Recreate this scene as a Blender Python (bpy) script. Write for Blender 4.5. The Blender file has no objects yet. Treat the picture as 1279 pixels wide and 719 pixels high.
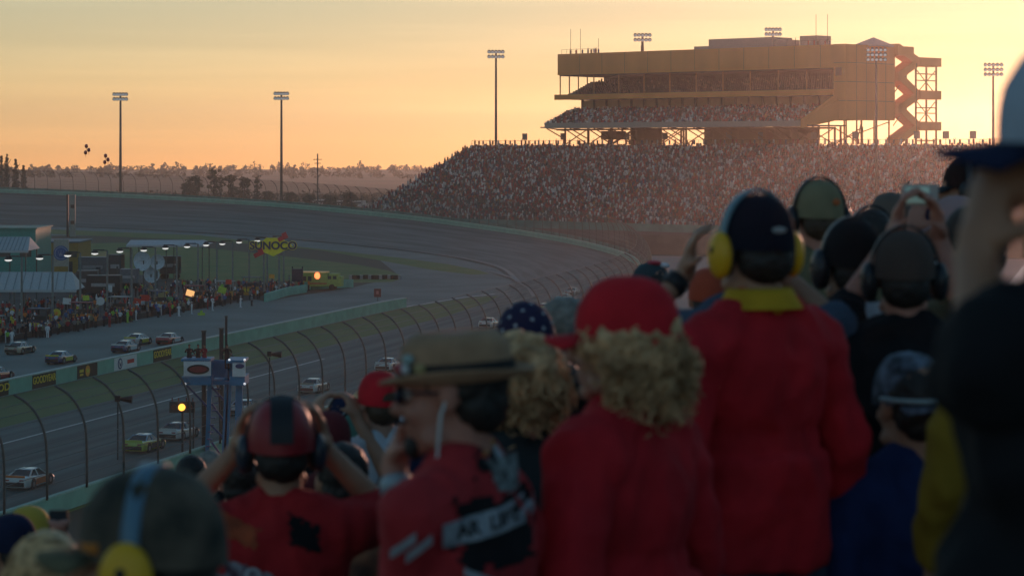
import bpy, bmesh, math, random
from math import sin, cos, pi, radians, sqrt, atan2
from mathutils import Vector, Matrix, noise
import mathutils.geometry as mg

SC = bpy.context.scene
COL = SC.collection
random.seed(7)

# ---------------------------------------------------------------- camera
FPX, CX, HY, CZ = 3000.0, 640.0, 185.0, 24.0      # focal length / principal column / eye-level row of the photo, eye height (m)
cam_d = bpy.data.cameras.new('camera')
cam = bpy.data.objects.new('camera', cam_d); COL.objects.link(cam)
cam.location = (0, 0, CZ); cam.rotation_euler = (radians(90), 0, 0)
cam_d.sensor_width = 36; cam_d.lens = FPX / 1279 * 36
cam_d.shift_y = -(359.5 - HY) / 1279
cam_d.clip_start = .2; cam_d.clip_end = 30000
cam_d.dof.use_dof = True; cam_d.dof.focus_distance = 320; cam_d.dof.aperture_fstop = 5.6
SC.camera = cam
SC.render.resolution_x = 1024; SC.render.resolution_y = 575

# ---------------------------------------------------------------- world, sun, exposure
SUN_EL, SUN_AZ = radians(3.0), radians(15.5)          # low sun, right of the view axis, behind the far stand
w = bpy.data.worlds.new('World'); SC.world = w; w.use_nodes = True
nt = w.node_tree; nt.nodes.clear()
def N(nt, t, **k):
    n = nt.nodes.new(t)
    for a, b in k.items(): setattr(n, a, b)
    return n
out = N(nt, 'ShaderNodeOutputWorld'); bg = N(nt, 'ShaderNodeBackground')
sky = N(nt, 'ShaderNodeTexSky', sky_type='NISHITA'); sky.sun_disc = False
sky.sun_elevation = SUN_EL; sky.sun_rotation = SUN_AZ
sky.air_density = 1.0; sky.dust_density = 0.1; sky.ozone_density = 3.0; sky.altitude = 0
tc = N(nt, 'ShaderNodeTexCoord'); mp = N(nt, 'ShaderNodeMapping'); mp.inputs['Scale'].default_value = (1.0, 1.0, 26.0)
ns = N(nt, 'ShaderNodeTexNoise'); ns.inputs['Scale'].default_value = 3.2; ns.inputs['Detail'].default_value = 5; ns.inputs['Roughness'].default_value = .55
rp = N(nt, 'ShaderNodeValToRGB'); rp.color_ramp.elements[0].position = .42; rp.color_ramp.elements[1].position = .78
rp.color_ramp.elements[0].color = (1, 1, 1, 1); rp.color_ramp.elements[1].color = (1.20, 1.17, 1.14, 1)
mul = N(nt, 'ShaderNodeMix', data_type='RGBA', blend_type='MULTIPLY'); mul.inputs['Factor'].default_value = 1
tint = N(nt, 'ShaderNodeMix', data_type='RGBA', blend_type='MULTIPLY'); tint.inputs['Factor'].default_value = 1
sp = N(nt, 'ShaderNodeSeparateXYZ'); er = N(nt, 'ShaderNodeValToRGB')            # warm low down; cool, slightly green overhead, brightness added there to light the foreground
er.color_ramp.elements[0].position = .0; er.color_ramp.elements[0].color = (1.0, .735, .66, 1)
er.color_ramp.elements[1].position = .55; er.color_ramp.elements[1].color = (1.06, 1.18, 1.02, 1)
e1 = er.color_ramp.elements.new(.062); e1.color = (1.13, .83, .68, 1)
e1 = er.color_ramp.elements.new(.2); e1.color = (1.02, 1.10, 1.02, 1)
L = nt.links.new
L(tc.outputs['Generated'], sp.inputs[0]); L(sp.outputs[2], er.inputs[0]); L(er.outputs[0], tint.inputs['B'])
L(tc.outputs['Generated'], mp.inputs['Vector']); L(mp.outputs[0], ns.inputs['Vector']); L(ns.outputs['Fac'], rp.inputs[0])
vo = N(nt, 'ShaderNodeVectorMath', operation='ADD'); vo.inputs[1].default_value = (0, 0, .014)          # haze lies above the woods: lift the sky's own horizon line
L(tc.outputs['Generated'], vo.inputs[0]); L(vo.outputs[0], sky.inputs['Vector'])
hs = N(nt, 'ShaderNodeHueSaturation'); hs.inputs['Saturation'].default_value = .9; hs.inputs['Value'].default_value = 1.0
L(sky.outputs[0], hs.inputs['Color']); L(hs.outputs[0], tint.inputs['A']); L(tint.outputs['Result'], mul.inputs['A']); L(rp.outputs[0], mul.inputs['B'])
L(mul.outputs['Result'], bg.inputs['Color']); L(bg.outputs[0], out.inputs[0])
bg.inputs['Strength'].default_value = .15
sd = bpy.data.lights.new('sun', 'SUN'); sun = bpy.data.objects.new('sun', sd); COL.objects.link(sun)
sd.energy = 1.1; sd.angle = radians(.6); sd.color = (1, .47, .32)
sun.rotation_euler = Vector((sin(SUN_AZ) * cos(SUN_EL), cos(SUN_AZ) * cos(SUN_EL), sin(SUN_EL))).to_track_quat('Z', 'Y').to_euler()
vs = SC.view_settings; vs.view_transform = 'Standard'; vs.look = 'None'; vs.gamma = 1; vs.use_curve_mapping = False
vs.exposure = 0.6
SC.cycles.volume_bounces = 1

# ---------------------------------------------------------------- coordinates
TH = math.atan(760 / 3000)
U = Vector((sin(TH), cos(TH), 0)); NN = Vector((-cos(TH), sin(TH), 0)); ZZ = Vector((0, 0, 1))
def SW(s, w_, z=0): return U * s + NN * w_ + ZZ * z                # along / across the front straight
def G(x, y, z=0):                                                 # where the line of sight through (x,y) meets height z
    Y = (CZ - z) * FPX / (y - HY); return Vector(((x - CX) / FPX * Y, Y, z))
def PY(x, y, Y): return Vector(((x - CX) / FPX * Y, Y, CZ - (y - HY) / FPX * Y))
def swof(p): return p.dot(U), p.x * NN.x + p.y * NN.y

# ---------------------------------------------------------------- materials
_m = {}
def mat(name, col, rough=.7, var=.12, scale=3.0, metal=0, bump=0, emit=0, col2=None, stretch=None, spec=.5, coat=0, detail=4):
    if name in _m: return _m[name]
    m = bpy.data.materials.new(name); m.use_nodes = True; t = m.node_tree; b = t.nodes['Principled BSDF']
    b.inputs['Roughness'].default_value = rough; b.inputs['Metallic'].default_value = metal
    b.inputs['Specular IOR Level'].default_value = spec; b.inputs['Coat Weight'].default_value = coat
    c = tuple(col) + (1,)
    b.inputs['Base Color'].default_value = c
    if var or col2:
        tcn = N(t, 'ShaderNodeTexCoord'); mpn = N(t, 'ShaderNodeMapping'); nz = N(t, 'ShaderNodeTexNoise'); cr = N(t, 'ShaderNodeValToRGB')
        nz.inputs['Scale'].default_value = scale; nz.inputs['Detail'].default_value = detail
        if stretch: mpn.inputs['Scale'].default_value = stretch
        a = tuple(max(0, v * (1 - var)) for v in col); d = tuple(min(1, v * (1 + var)) for v in col)
        if col2: a, d = tuple(col), tuple(col2)
        cr.color_ramp.elements[0].color = a + (1,); cr.color_ramp.elements[1].color = d + (1,)
        cr.color_ramp.elements[0].position = .35; cr.color_ramp.elements[1].position = .65
        t.links.new(tcn.outputs['Object'], mpn.inputs[0]); t.links.new(mpn.outputs[0], nz.inputs['Vector'])
        t.links.new(nz.outputs['Fac'], cr.inputs[0]); t.links.new(cr.outputs[0], b.inputs['Base Color'])
        if bump:
            bp = N(t, 'ShaderNodeBump'); bp.inputs['Strength'].default_value = bump; bp.inputs['Distance'].default_value = .02
            t.links.new(nz.outputs['Fac'], bp.inputs['Height']); t.links.new(bp.outputs[0], b.inputs['Normal'])
    if emit:
        b.inputs['Emission Color'].default_value = c; b.inputs['Emission Strength'].default_value = emit
    _m[name] = m; return m

# ---------------------------------------------------------------- mesh collector
class MB:
    def __init__(s): s.v = []; s.f = []; s.m = []; s.mi = 0; s.T = None
    def add(s, vs, fs):
        k = len(s.v)
        if s.T is not None: vs = [s.T @ Vector(v) for v in vs]
        s.v += [tuple(v) for v in vs]; s.f += [tuple(i + k for i in f) for f in fs]; s.m += [s.mi] * len(fs); return s
    def box(s, c, d, rz=0, R=None):
        c = Vector(c); R = R or Matrix.Rotation(rz, 3, 'Z'); h = [x / 2 for x in d]
        vs = [c + R @ Vector((sx * h[0], sy * h[1], sz * h[2])) for sz in (-1, 1) for sx, sy in ((-1, -1), (1, -1), (1, 1), (-1, 1))]
        return s.add(vs, [(3, 2, 1, 0), (4, 5, 6, 7), (0, 1, 5, 4), (1, 2, 6, 5), (2, 3, 7, 6), (3, 0, 4, 7)])
    def ring(s, rings, cap=True, closed=True):
        n = len(rings[0]); vs = [p for r in rings for p in r]; fs = []
        for i in range(len(rings) - 1):
            for j in range(n if closed else n - 1):
                k = (j + 1) % n; fs.append((i * n + j, i * n + k, (i + 1) * n + k, (i + 1) * n + j))
        if cap and closed: fs.append(tuple(range(n - 1, -1, -1))); fs.append(tuple(range((len(rings) - 1) * n, len(rings) * n)))
        return s.add(vs, fs)
    def tube(s, pts, r, n=6, cap=True, flat=None):
        pts = [Vector(p) for p in pts]; rs = r if isinstance(r, (list, tuple)) else [r] * len(pts); rings = []
        ref = None
        for i, p in enumerate(pts):
            d = (pts[min(i + 1, len(pts) - 1)] - pts[max(i - 1, 0)]); d = d.normalized() if d.length > 1e-9 else ZZ
            a = ref if ref is not None else (ZZ if abs(d.z) < .9 else Vector((1, 0, 0)))
            x = (a - d * a.dot(d)).normalized(); ref = x; y = d.cross(x)
            fx = flat or 1
            rings.append([p + x * cos(2 * pi * k / n) * rs[i] + y * sin(2 * pi * k / n) * rs[i] * fx for k in range(n)])
        return s.ring(rings, cap)
    def bar(s, a, b, wd, ht=None):
        a = Vector(a); b = Vector(b); d = (b - a); ln = d.length; d.normalize(); ht = ht or wd
        up = ZZ if abs(d.z) < .95 else Vector((0, 1, 0)); x = d.cross(up).normalized(); y = x.cross(d)
        R = Matrix((x, d, y)).transposed(); return s.box((a + b) / 2, (wd, ln, ht), R=R)
    def ell(s, c, r, R=None, n=12, m=8):
        c = Vector(c); r = (r, r, r) if not isinstance(r, (tuple, list)) else r; rings = []
        for i in range(1, m):
            ph = pi * i / m
            q = [Vector((r[0] * sin(ph) * cos(2 * pi * k / n), r[1] * sin(ph) * sin(2 * pi * k / n), -r[2] * cos(ph))) for k in range(n)]
            rings.append([c + (R @ p if R is not None else p) for p in q])
        t = Vector((0, 0, r[2])); b = -t
        if R is not None: t = R @ t; b = R @ b
        vs = [p for g in rings for p in g] + [c + b, c + t]; k0 = len(vs) - 2; fs = []
        for i in range(len(rings) - 1):
            for j in range(n):
                k = (j + 1) % n; fs.append((i * n + j, i * n + k, (i + 1) * n + k, (i + 1) * n + j))
        for j in range(n):
            k = (j + 1) % n; fs.append((k, j, k0)); e = (len(rings) - 1) * n; fs.append((e + j, e + k, k0 + 1))
        return s.add(vs, fs)
    def cap(s, a, b, ra, rb, n=12):                               # closed capsule, tapered
        a = Vector(a); b = Vector(b); d = (b - a); d = d.normalized() if d.length > 1e-6 else ZZ
        P = [a - d * ra, a - d * ra * .7, a - d * .3 * ra, a, b, b + d * .3 * rb, b + d * .7 * rb, b + d * rb]
        return s.tube(P, [ra * .05, ra * .71, ra * .95, ra, rb, rb * .95, rb * .71, rb * .05], n)
    def poly(s, pts):
        pts = [Vector(p) for p in pts]; tr = mg.tessellate_polygon([pts]); 
        fs = []
        for t in tr:
            a, b, c = (pts[i] for i in t)
            fs.append(t if (b - a).cross(c - a).z >= 0 else t[::-1])
        return s.add(pts, fs)
    def build(s, name, mats, parent=None, smooth=False, loc=None, label=None):
        me = bpy.data.meshes.new(name); me.from_pydata(s.v, [], s.f)
        for m in (mats if isinstance(mats, (list, tuple)) else [mats]): me.materials.append(m)
        me.polygons.foreach_set('material_index', s.m)
        if smooth: me.polygons.foreach_set('use_smooth', [True] * len(me.polygons))
        me.update(); o = bpy.data.objects.new(name, me); COL.objects.link(o)
        if parent: o.parent = parent
        if loc is not None: o.location = loc
        if label: o['label'] = label
        return o

def tag(o, label, cat, group=None):
    o['label'] = label; o['category'] = cat
    if group: o['group'] = group
    return o
def thing(name, label, cat, loc=(0, 0, 0), rz=0, group=None):
    o = bpy.data.objects.new(name, None); o.empty_display_size = .2; COL.objects.link(o); o.location = loc; o.rotation_euler = (0, 0, rz)
    return tag(o, label, cat, group)
def struct(o, kind='structure'): o['kind'] = kind; return o
def copy_tree(o, parent=None):
    c = o.copy(); COL.objects.link(c); c.parent = parent
    for ch in [q for q in SC.objects if q.parent == o] if parent is None else [q for q in o.children]: copy_tree(ch, c)
    return c
def text(name, body, size, m, M, parent=None, sx=1, bold=0):
    cu = bpy.data.curves.new(name, 'FONT'); cu.body = body; cu.size = size; cu.align_x = 'CENTER'; cu.align_y = 'CENTER'; cu.extrude = size * .01; cu.offset = bold
    t = bpy.data.objects.new(name + '_tmp', cu); COL.objects.link(t)
    dg = bpy.context.evaluated_depsgraph_get(); me = bpy.data.meshes.new_from_object(t.evaluated_get(dg)); bpy.data.objects.remove(t)
    me.transform(M @ Matrix.Diagonal((sx, 1, 1, 1))); me.materials.clear(); me.materials.append(m)
    o = bpy.data.objects.new(name, me); COL.objects.link(o)
    if parent: o.parent = parent
    return o
def lerp(a, b, t): return a + (b - a) * t
def interp(tab, x):
    if x <= tab[0][0]: return tab[0][1]
    for (a, va), (b, vb) in zip(tab, tab[1:]):
        if x <= b: return lerp(va, vb, (x - a) / (b - a))
    return tab[-1][1]
def spline(P, n):                                                 # Catmull-Rom through tuples
    out = []; Q = [P[0]] + list(P) + [P[-1]]
    for i in range(1, len(Q) - 2):
        for k in range(n):
            t = k / n; out.append(tuple(.5 * (2 * b + (c - a) * t + (2 * a - 5 * b + 4 * c - d) * t * t + (-a + 3 * b - 3 * c + d) * t ** 3) for a, b, c, d in zip(Q[i - 1], Q[i], Q[i + 1], Q[i + 2])))
    out.append(tuple(P[-1])); return out
# ================================================================ GROUND AND TRACK
ASPH = mat('asphalt', (.062, .068, .066), .85, .2, .05, stretch=(1, 1, 1), detail=8)
ASPH2 = mat('asphalt_pit', (.125, .16, .152), .85, .15, .08, detail=8)
GRASS = mat('grass', (.085, .15, .03), .95, .3, .12, col2=(.14, .17, .045), detail=8)
FIELD = mat('field', (.045, .04, .022), .95, .3, .01, col2=(.09, .065, .04), detail=8)
PAINT = mat('white_paint', (.55, .56, .54), .7, .15, 2)
TEAL = mat('teal_paint', (.14, .40, .32), .6, .12, .6)
TEALD = mat('teal_paint_dull', (.10, .26, .22), .7, .2, .4)
STEEL = mat('galvanised_steel', (.07, .08, .078), .5, .15, 4, metal=.2)
DARK = mat('dark_metal', (.03, .033, .035), .6, .1)
BLACK = mat('black_paint', (.012, .012, .014), .6, .1)
WHITE = mat('white_panel', (.62, .65, .66), .55, .06)
CONC = mat('concrete', (.22, .21, .20), .85, .15, 1.5)

b = MB(); b.add([(-3600, -900, -.02), (3600, -900, -.02), (3600, 2700, -.02), (-3600, 2700, -.02)], [(0, 1, 2, 3)])
struct(b.build('ground', FIELD))

# outer edge (wall foot) of the oval: (s, w, z of wall top)
OUT = [(-60, 68.2, 1.1), (40, 68.2, 1.1), (200, 68.2, 1.1), (310, 68.2, 1.1), (360, 71, 1.4), (390, 75.5, 1.7), (430, 84, 2.0), (480, 98, 2.6), (530, 121, 3.5),
       (580, 154, 4.7), (630, 196, 6.2), (680, 252, 7.9), (720, 318, 9.3), (752, 400, 10.6), (776, 500, 11.2), (790, 620, 11.2)]
OS = spline(OUT, 8)
def osp(i): s_, w_, z_ = OS[i]; return SW(s_, w_, z_)
def tangent(i):
    a = osp(max(0, i - 1)); b_ = osp(min(len(OS) - 1, i + 1)); d = b_ - a; d.z = 0; return d.normalized()
WH = 1.1
def inw(i): t = tangent(i); return Vector((-t.y, t.x, 0))         # towards the infield
def width(i): s_ = OS[i][0]; return interp([(0, 24.8), (300, 24.8), (420, 24), (520, 30), (600, 34), (690, 36), (800, 38)], s_)
# racing surface: banked ribbon
b = MB(); rows = []
for i in range(len(OS)):
    o = osp(i) - ZZ * WH; wd = width(i); n_ = inw(i); zin = .012
    rows.append([o + n_ * (wd * k / 6) + ZZ * ((zin - o.z) * (k / 6) ** .9 if o.z > .02 else (.012 - o.z)) for k in range(7)])
vs = [p for r in rows for p in r]; fs = []
for i in range(len(rows) - 1):
    for k in range(6): fs.append((i * 7 + k, (i + 1) * 7 + k, (i + 1) * 7 + k + 1, i * 7 + k + 1))
b.add(vs, fs)
# tyre-darkened lanes along the surface, following the curve via UV
me_o = struct(b.build('race_track', ASPH, smooth=True))
uv = me_o.data.uv_layers.new(name='uv')
for p in me_o.data.polygons:
    for li in p.loop_indices:
        vi = me_o.data.loops[li].vertex_index; uv.data[li].uv = (vi % 7 / 6, vi // 7)
t = ASPH.copy(); t.name = 'asphalt_track'; me_o.data.materials[0] = t
uvn = N(t.node_tree, 'ShaderNodeUVMap', uv_map='uv')
sx_ = [n for n in t.node_tree.nodes if n.type == 'MAPPING'][0]; sx_.inputs['Scale'].default_value = (9, .12, 1)
t.node_tree.links.new(uvn.outputs[0], sx_.inputs[0])
nz_ = [n for n in t.node_tree.nodes if n.type == 'TEX_NOISE'][0]; nz_.inputs['Scale'].default_value = 1.6
cr_ = [n for n in t.node_tree.nodes if n.type == 'VALTORGB'][0]
cr_.color_ramp.elements[0].color = (.055, .076, .075, 1); cr_.color_ramp.elements[1].color = (.125, .160, .154, 1)
# earth bank outside the turn
b = MB(); vs = []; fs = []
for i in range(len(OS)):
    o = osp(i); q = o - inw(i) * .5 - ZZ * WH; vs += [q, q - inw(i) * (1 + 1.6 * max(0, o.z - WH)) - ZZ * (max(0, q.z) + .05)]
for i in range(len(OS) - 1): fs.append((2 * i, 2 * i + 1, 2 * i + 3, 2 * i + 2))
b.add(vs, fs); struct(b.build('track_bank', GRASS, smooth=True))

def sheet(name, pts, z, m, kind='structure'):
    b = MB(); b.poly([Vector((p[0], p[1], z)) for p in pts]); return struct(b.build(name, m), kind)
inner = [rows[i][6] for i in range(len(OS))]
# infield asphalt: pit road and apron between the inner track edge and the pit wall
i0 = next(i for i in range(len(OS)) if OS[i][0] > 300)
flat = [SW(-60, 92.5), SW(300, 92.5)] + [inner[i] + inw(i) * -.8 for i in range(i0, len(OS) - 10)] + [G(-80, 296), G(0, 294), G(130, 294.5), G(250, 299)] + \
       [G(x, y) for x, y in ((350, 306), (400, 311), (450, 318), (470, 321))] + [G(500, 345), G(440, 359), G(330, 376)] + [SW(360, 133.4), SW(-60, 133.4)]
sheet('infield_road', flat, .004, ASPH2)
sheet('paddock_apron', [SW(-60, 133.4), SW(372, 133.4), SW(372, 150), SW(440, 175), SW(440, 290), SW(-60, 290)], .008, mat('paddock_asphalt', (.05, .05, .05), .9, .3, .1))
# grass
sheet('infield_grass', [G(x, y) for x, y in ((-60, 306), (60, 305), (150, 303), (250, 309), (330, 317), (400, 325), (450, 331), (485, 338), (500, 343), (502, 348), (490, 352), (450, 353), (400, 352), (340, 351), (250, 352), (150, 340), (60, 330), (-60, 330))], .014, GRASS)
sheet('verge_grass', [G(x, y) for x, y in ((-60, 283), (0, 284), (100, 288), (250, 294), (400, 311), (500, 322), (560, 330), (600, 338), (612, 342), (590, 343), (540, 337), (480, 326), (400, 312.5), (350, 307.5), (250, 300), (130, 295), (60, 292), (-60, 292))], .018, GRASS)
sheet('front_grass', [SW(-60, 92.9), SW(330, 93.3), SW(362, 95.5), SW(378, 98), SW(374, 101), SW(345, 104.6), SW(-60, 104.6)], .022, GRASS)
# painted lines
def line(name, pts, wd, m=PAINT, z=.03):
    b = MB(); vs = []; 
    for i, p in enumerate(pts):
        d = (Vector(pts[min(i + 1, len(pts) - 1)]) - Vector(pts[max(i - 1, 0)])); d.z = 0; d.normalize(); n_ = Vector((-d.y, d.x, 0)) * wd / 2
        vs += [Vector(p) + n_ + ZZ * z, Vector(p) - n_ + ZZ * z]
    b.add(vs, [(2 * i, 2 * i + 1, 2 * i + 3, 2 * i + 2) for i in range(len(pts) - 1)]); return struct(b.build(name, m))
line('road_marking', [SW(s, 88, 0) for s in range(-60, 300, 40)], .35)
line('road_marking', [SW(s, 74.2, 0) for s in range(-60, 180, 40)], .18)
line('road_marking', [SW(s, 84, 0) for s in range(-60, 340, 40)], .12, mat('worn_line', (.13, .13, .125), .8))
line('road_marking', [inner[i] + inw(i) * -1.0 + ZZ * .25 for i in range(i0 + 22, len(OS))], .9, mat('faded_line', (.22, .23, .22), .8), .03)
line('road_marking', [SW(s, w_, 0) for s, w_ in ((346, 104.9), (372, 102.5), (384, 99.5), (380, 96), (366, 94))], .7, PAINT, .034)
line('road_marking', [G(x, y) for x, y in ((610, 339), (640, 348), (662, 362), (668, 372))], .8, mat('faded_line', (.22, .23, .22)), .25)
line('road_marking', [SW(s, 108.5, 0) for s in range(-60, 340, 40)], .2, mat('worn_line', (.13, .13, .125), .8))
line('road_marking', [SW(s, 121, 0) for s in range(-60, 340, 40)], .2, mat('worn_line', (.13, .13, .125), .8))

# ================================================================ WALLS AND CATCH FENCE
def ribwall(mb, P, n_fn, th, h0, h1):
    """solid wall along points P; h0/h1 = heights of foot and top relative to P"""
    rings = []
    for i, p in enumerate(P):
        n_ = n_fn(i) * th; rings.append([p + ZZ * h0, p + ZZ * h1, p - n_ + ZZ * h1, p - n_ + ZZ * h0])
    mb.ring(rings)
P_ = [osp(i) for i in range(len(OS))]
tw = thing('track_wall', 'long pale teal retaining wall sweeping round outside the banked turn', 'wall')
b = MB(); ribwall(b, P_, inw, .35, -WH - .6, 0); b.build('wall_panel', TEAL, tw)
b = MB(); ribwall(b, [p + ZZ * .002 for p in P_], lambda i: inw(i), .37, 0, .12); b.build('coping', mat('wall_coping', (.26, .5, .43), .6), tw)
# soft barrier joint stripe (darker line) on the wall through the turn
b = MB(); k0 = next(i for i in range(len(OS)) if OS[i][0] > 440)
ribwall(b, [p + inw(k0 + i) * .05 for i, p in enumerate(P_[k0:])], lambda i: inw(min(i + k0, len(OS) - 1)), .04, -.62, -.5); b.build('barrier_seam', TEALD, tw)
# backing strip above the wall in the turn
b = MB(); ribwall(b, [p - inw(k0 + i) * .8 for i, p in enumerate(P_[k0:])], lambda i: inw(min(i + k0, len(OS) - 1)), .1, -.5, .75); b.build('debris_board', TEALD, tw)

# catch fence: post positions by arc length
arc = [0]
for i in range(1, len(P_)): arc.append(arc[-1] + (P_[i] - P_[i - 1]).length)
def at_arc(a):
    for i in range(1, len(arc)):
        if a <= arc[i]:
            t_ = (a - arc[i - 1]) / (arc[i] - arc[i - 1]); return P_[i - 1].lerp(P_[i], t_), inw(i)
    return P_[-1], inw(len(P_) - 1)
FP = [(-.45, 0), (-.42, 3.0), (-.25, 4.4), (.25, 5.5), (1.0, 6.3), (1.9, 6.8)]     # fence profile (in towards track, up)
FPS = spline(FP, 3)
a0 = next(arc[i] for i in range(len(OS)) if OS[i][0] > 118)
fence = thing('catch_fence', 'tall curved catch fence of steel posts, cables and wire mesh around the track', 'fence')
posts = []; a = a0
while a < arc[-1] - 2 and len(posts) < 92: posts.append(a); a += 6.2
for a in posts:
    p, n_ = at_arc(a); q = random.uniform(-.04, .04)
    bb = MB(); bb.tube([p + n_ * (x + q * (z / 6)) + ZZ * z for x, z in FPS], .085, 6); bb.build('fence_post', STEEL, fence, smooth=True)
bb = MB()
while a < arc[-1] - 2:
    p, n_ = at_arc(a); bb.tube([p + n_ * x + ZZ * z for x, z in FPS], .085, 5); a += 6.2
struct(bb.build('fence_post', STEEL, fence, smooth=True), 'stuff')
a_end = a
b = MB(); 
for lv in [(-.42, h) for h in (.9, 1.7, 2.5, 3.3)] + [FPS[8], FPS[10], FPS[12], FPS[-1]]:
    pts = []; a = a0 - 60
    while a < a_end: p, n_ = at_arc(a); pts.append(p + n_ * (lv[0] + .1) + ZZ * lv[1]); a += 6.2
    b.tube(pts, .022, 4)
b.build('cable', STEEL, fence)
MESHM = bpy.data.materials.new('wire_mesh'); MESHM.use_nodes = True; t = MESHM.node_tree; t.nodes.clear()
o_ = N(t, 'ShaderNodeOutputMaterial'); mx = N(t, 'ShaderNodeMixShader'); tr = N(t, 'ShaderNodeBsdfTransparent'); df = N(t, 'ShaderNodeBsdfDiffuse')
df.inputs[0].default_value = (.17, .19, .18, 1); mx.inputs[0].default_value = .23
t.links.new(tr.outputs[0], mx.inputs[1]); t.links.new(df.outputs[0], mx.inputs[2]); t.links.new(mx.outputs[0], o_.inputs[0])
b = MB(); rr = []; a = a0 - 60
while a < a_end:
    p, n_ = at_arc(a); rr.append([p + n_ * (x + .12) + ZZ * z for x, z in FPS]); a += 6.2
b.ring(rr, cap=False, closed=False); b.build('wire_mesh', MESHM, fence, smooth=True)

# speakers bolted to the fence posts
for (sx, sy, kk) in ((145, 499, 'lowest, second post past the first wall advert'), (346, 443, 'just right of the blue flag stand'), (469, 415, 'left of the curly dark hat'), (574, 340, 'beside the starred bandana'), (690, 359, 'farthest one along the fence')):
    best = min(posts, key=lambda a: abs((lambda p: CX + FPX * p.x / p.y)(at_arc(a)[0]) - sx))
    p, n_ = at_arc(best); zz = PY(sx, sy, p.y).z
    r_ = thing('loudspeaker', {145: 'small black horn loudspeaker on the fence post left of the amber caution lamp', 346: 'small black loudspeaker on the fence post just right of the blue flag stand',
               469: 'small black loudspeaker on the fence above the man in the tan hat', 574: 'small black loudspeaker on the fence near the end of the inside wall', 690: 'small black loudspeaker on the fence above the starred bandana'}[sx],
               'loudspeaker', (p.x, p.y, zz), 0, 'loudspeakers on the catch fence')
    s_ = 1.0
    q = MB(); q.box((0, 0, .1), (.35, .35, .4)); q.build('mounting_box', BLACK, r_)
    q = MB(); q.tube([(.15, 0, .05), (.6, 0, .04), (1.0, 0, .02)], [.1, .2, .27], 8); q.build('horn', BLACK, r_)
    q = MB(); q.tube([(0, 0, -.2), (0, 0, -4.2)], .05, 6); q.build('pole', DARK, r_)

# inside wall beside pit road, with adverts
IW = [SW(s, 104.8) for s in range(-60, 331, 10)] + [SW(338, 104.6), SW(346, 104)]
iw = thing('pit_wall', 'long low teal inside wall between the front grass and pit road', 'wall')
def nin(i): return NN
b = MB(); ribwall(b, [p - NN * 0 for p in IW], lambda i: NN * -1, .5, -.1, 1.45); b.build('wall_panel', TEAL, iw)
b = MB(); ribwall(b, [p - NN * .03 for p in IW], lambda i: NN * -1, .56, 1.452, 1.56); b.build('coping', mat('inside_coping', (.36, .44, .42), .6), iw)
YEL = mat('sign_yellow', (.65, .5, .04), .6, .1); ORG = mat('sign_orange', (.75, .3, .04), .6, .1); NAVY = mat('navy', (.02, .05, .16), .5)
def wall_s(x):                                                    # s on the inside wall seen in column x
    best = min(range(0, 3400), key=lambda k: abs(CX + FPX * SW(k / 10, 104.8).x / SW(k / 10, 104.8).y - x)); return best / 10
def advert(x0, x1, base, kind, words=None):
    s0, s1 = wall_s(x0), wall_s(x1); c = SW((s0 + s1) / 2, 104.8 - .02, .74); wd = s1 - s0
    R = Matrix((U, ZZ, U.cross(ZZ))).transposed().to_4x4(); F = Matrix.Translation(c) @ R
    q = MB(); q.T = F; q.box((0, 0, 0), (wd, 1.36, .04)); pan = q.build('advert_panel', base, iw)
    off = Matrix.Translation((0, 0, .03))
    if kind == 'text': text('lettering', words, 1.0, YEL, F @ Matrix.Translation((0, .1, .03)), pan, sx=wd * .88 / (len(words) * .62), bold=.02)
    if kind == 'target':
        q = MB(); q.T = F; q.tube([(0, 0, .02), (0, 0, .05)], .58, 20); q.build('round_logo', ORG, pan)
        q = MB(); q.T = F; q.box((-wd * .3, .1, .03), (wd * .2, .3, .02)); q.box((-wd * .3, -.3, .03), (wd * .16, .2, .02)); q.box((0, 0, .06), (.7, .35, .02)); q.build('lettering', YEL, pan)
    if kind == 'ring':
        q = MB(); q.T = F; q.tube([(-wd * .25, 0, .02), (-wd * .25, 0, .05)], .6, 20); c1 = q.build('round_logo', NAVY, pan)
        q = MB(); q.T = F; q.tube([(-wd * .25, 0, .05), (-wd * .25, 0, .06)], .42, 20); q.build('logo_ring', WHITE, c1)
        q = MB(); q.T = F
        for k, (xa, ya, xb, yb) in enumerate(((-.35, .3, -.12, -.3), (-.12, -.3, 0, .05), (0, .05, .12, -.3), (.12, -.3, .35, .3))): q.bar((-wd * .25 + xa, ya, .07), (-wd * .25 + xb, yb, .07), .09, .02)
        q.build('emblem', NAVY, c1)
        q = MB(); q.T = F; q.box((wd * .22, .05, .03), (wd * .3, .42, .02)); q.build('lettering', mat('sign_red', (.5, .03, .03)), pan)
advert(-16, 11, BLACK, 'text', 'GOOD')
advert(41, 70, BLACK, 'text', 'GOODYEAR'); advert(97, 122, BLACK, 'target'); advert(143, 171, WHITE, 'ring'); advert(192, 214, BLACK, 'text', 'GOODYEAR')
# low teal walls at pit exit
w2 = thing('low_wall', 'low teal wall beside the fire truck at the far end of pit road', 'wall')
b = MB(); pts = [SW(352, 133.5), SW(372, 133.2), SW(386, 132.8)]
ribwall(b, [G(334, 377), G(360, 369), G(384, 365)], lambda i: -NN, .5, -.05, 1.3); b.build('wall_panel', TEAL, w2)
b = MB(); ribwall(b, [G(384, 362), G(410, 360.5), G(442, 358.5)], lambda i: -NN, .5, -.05, 1.35); b.build('wall_panel', TEAL, w2)
pw = tag(None or MB().box((0, 0, .35), (.3, 412, .7), rz=-TH).build('pit_stall_wall', DARK, loc=SW(146, 134.4)), 'low grey stall wall behind the pit crews', 'wall')
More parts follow.
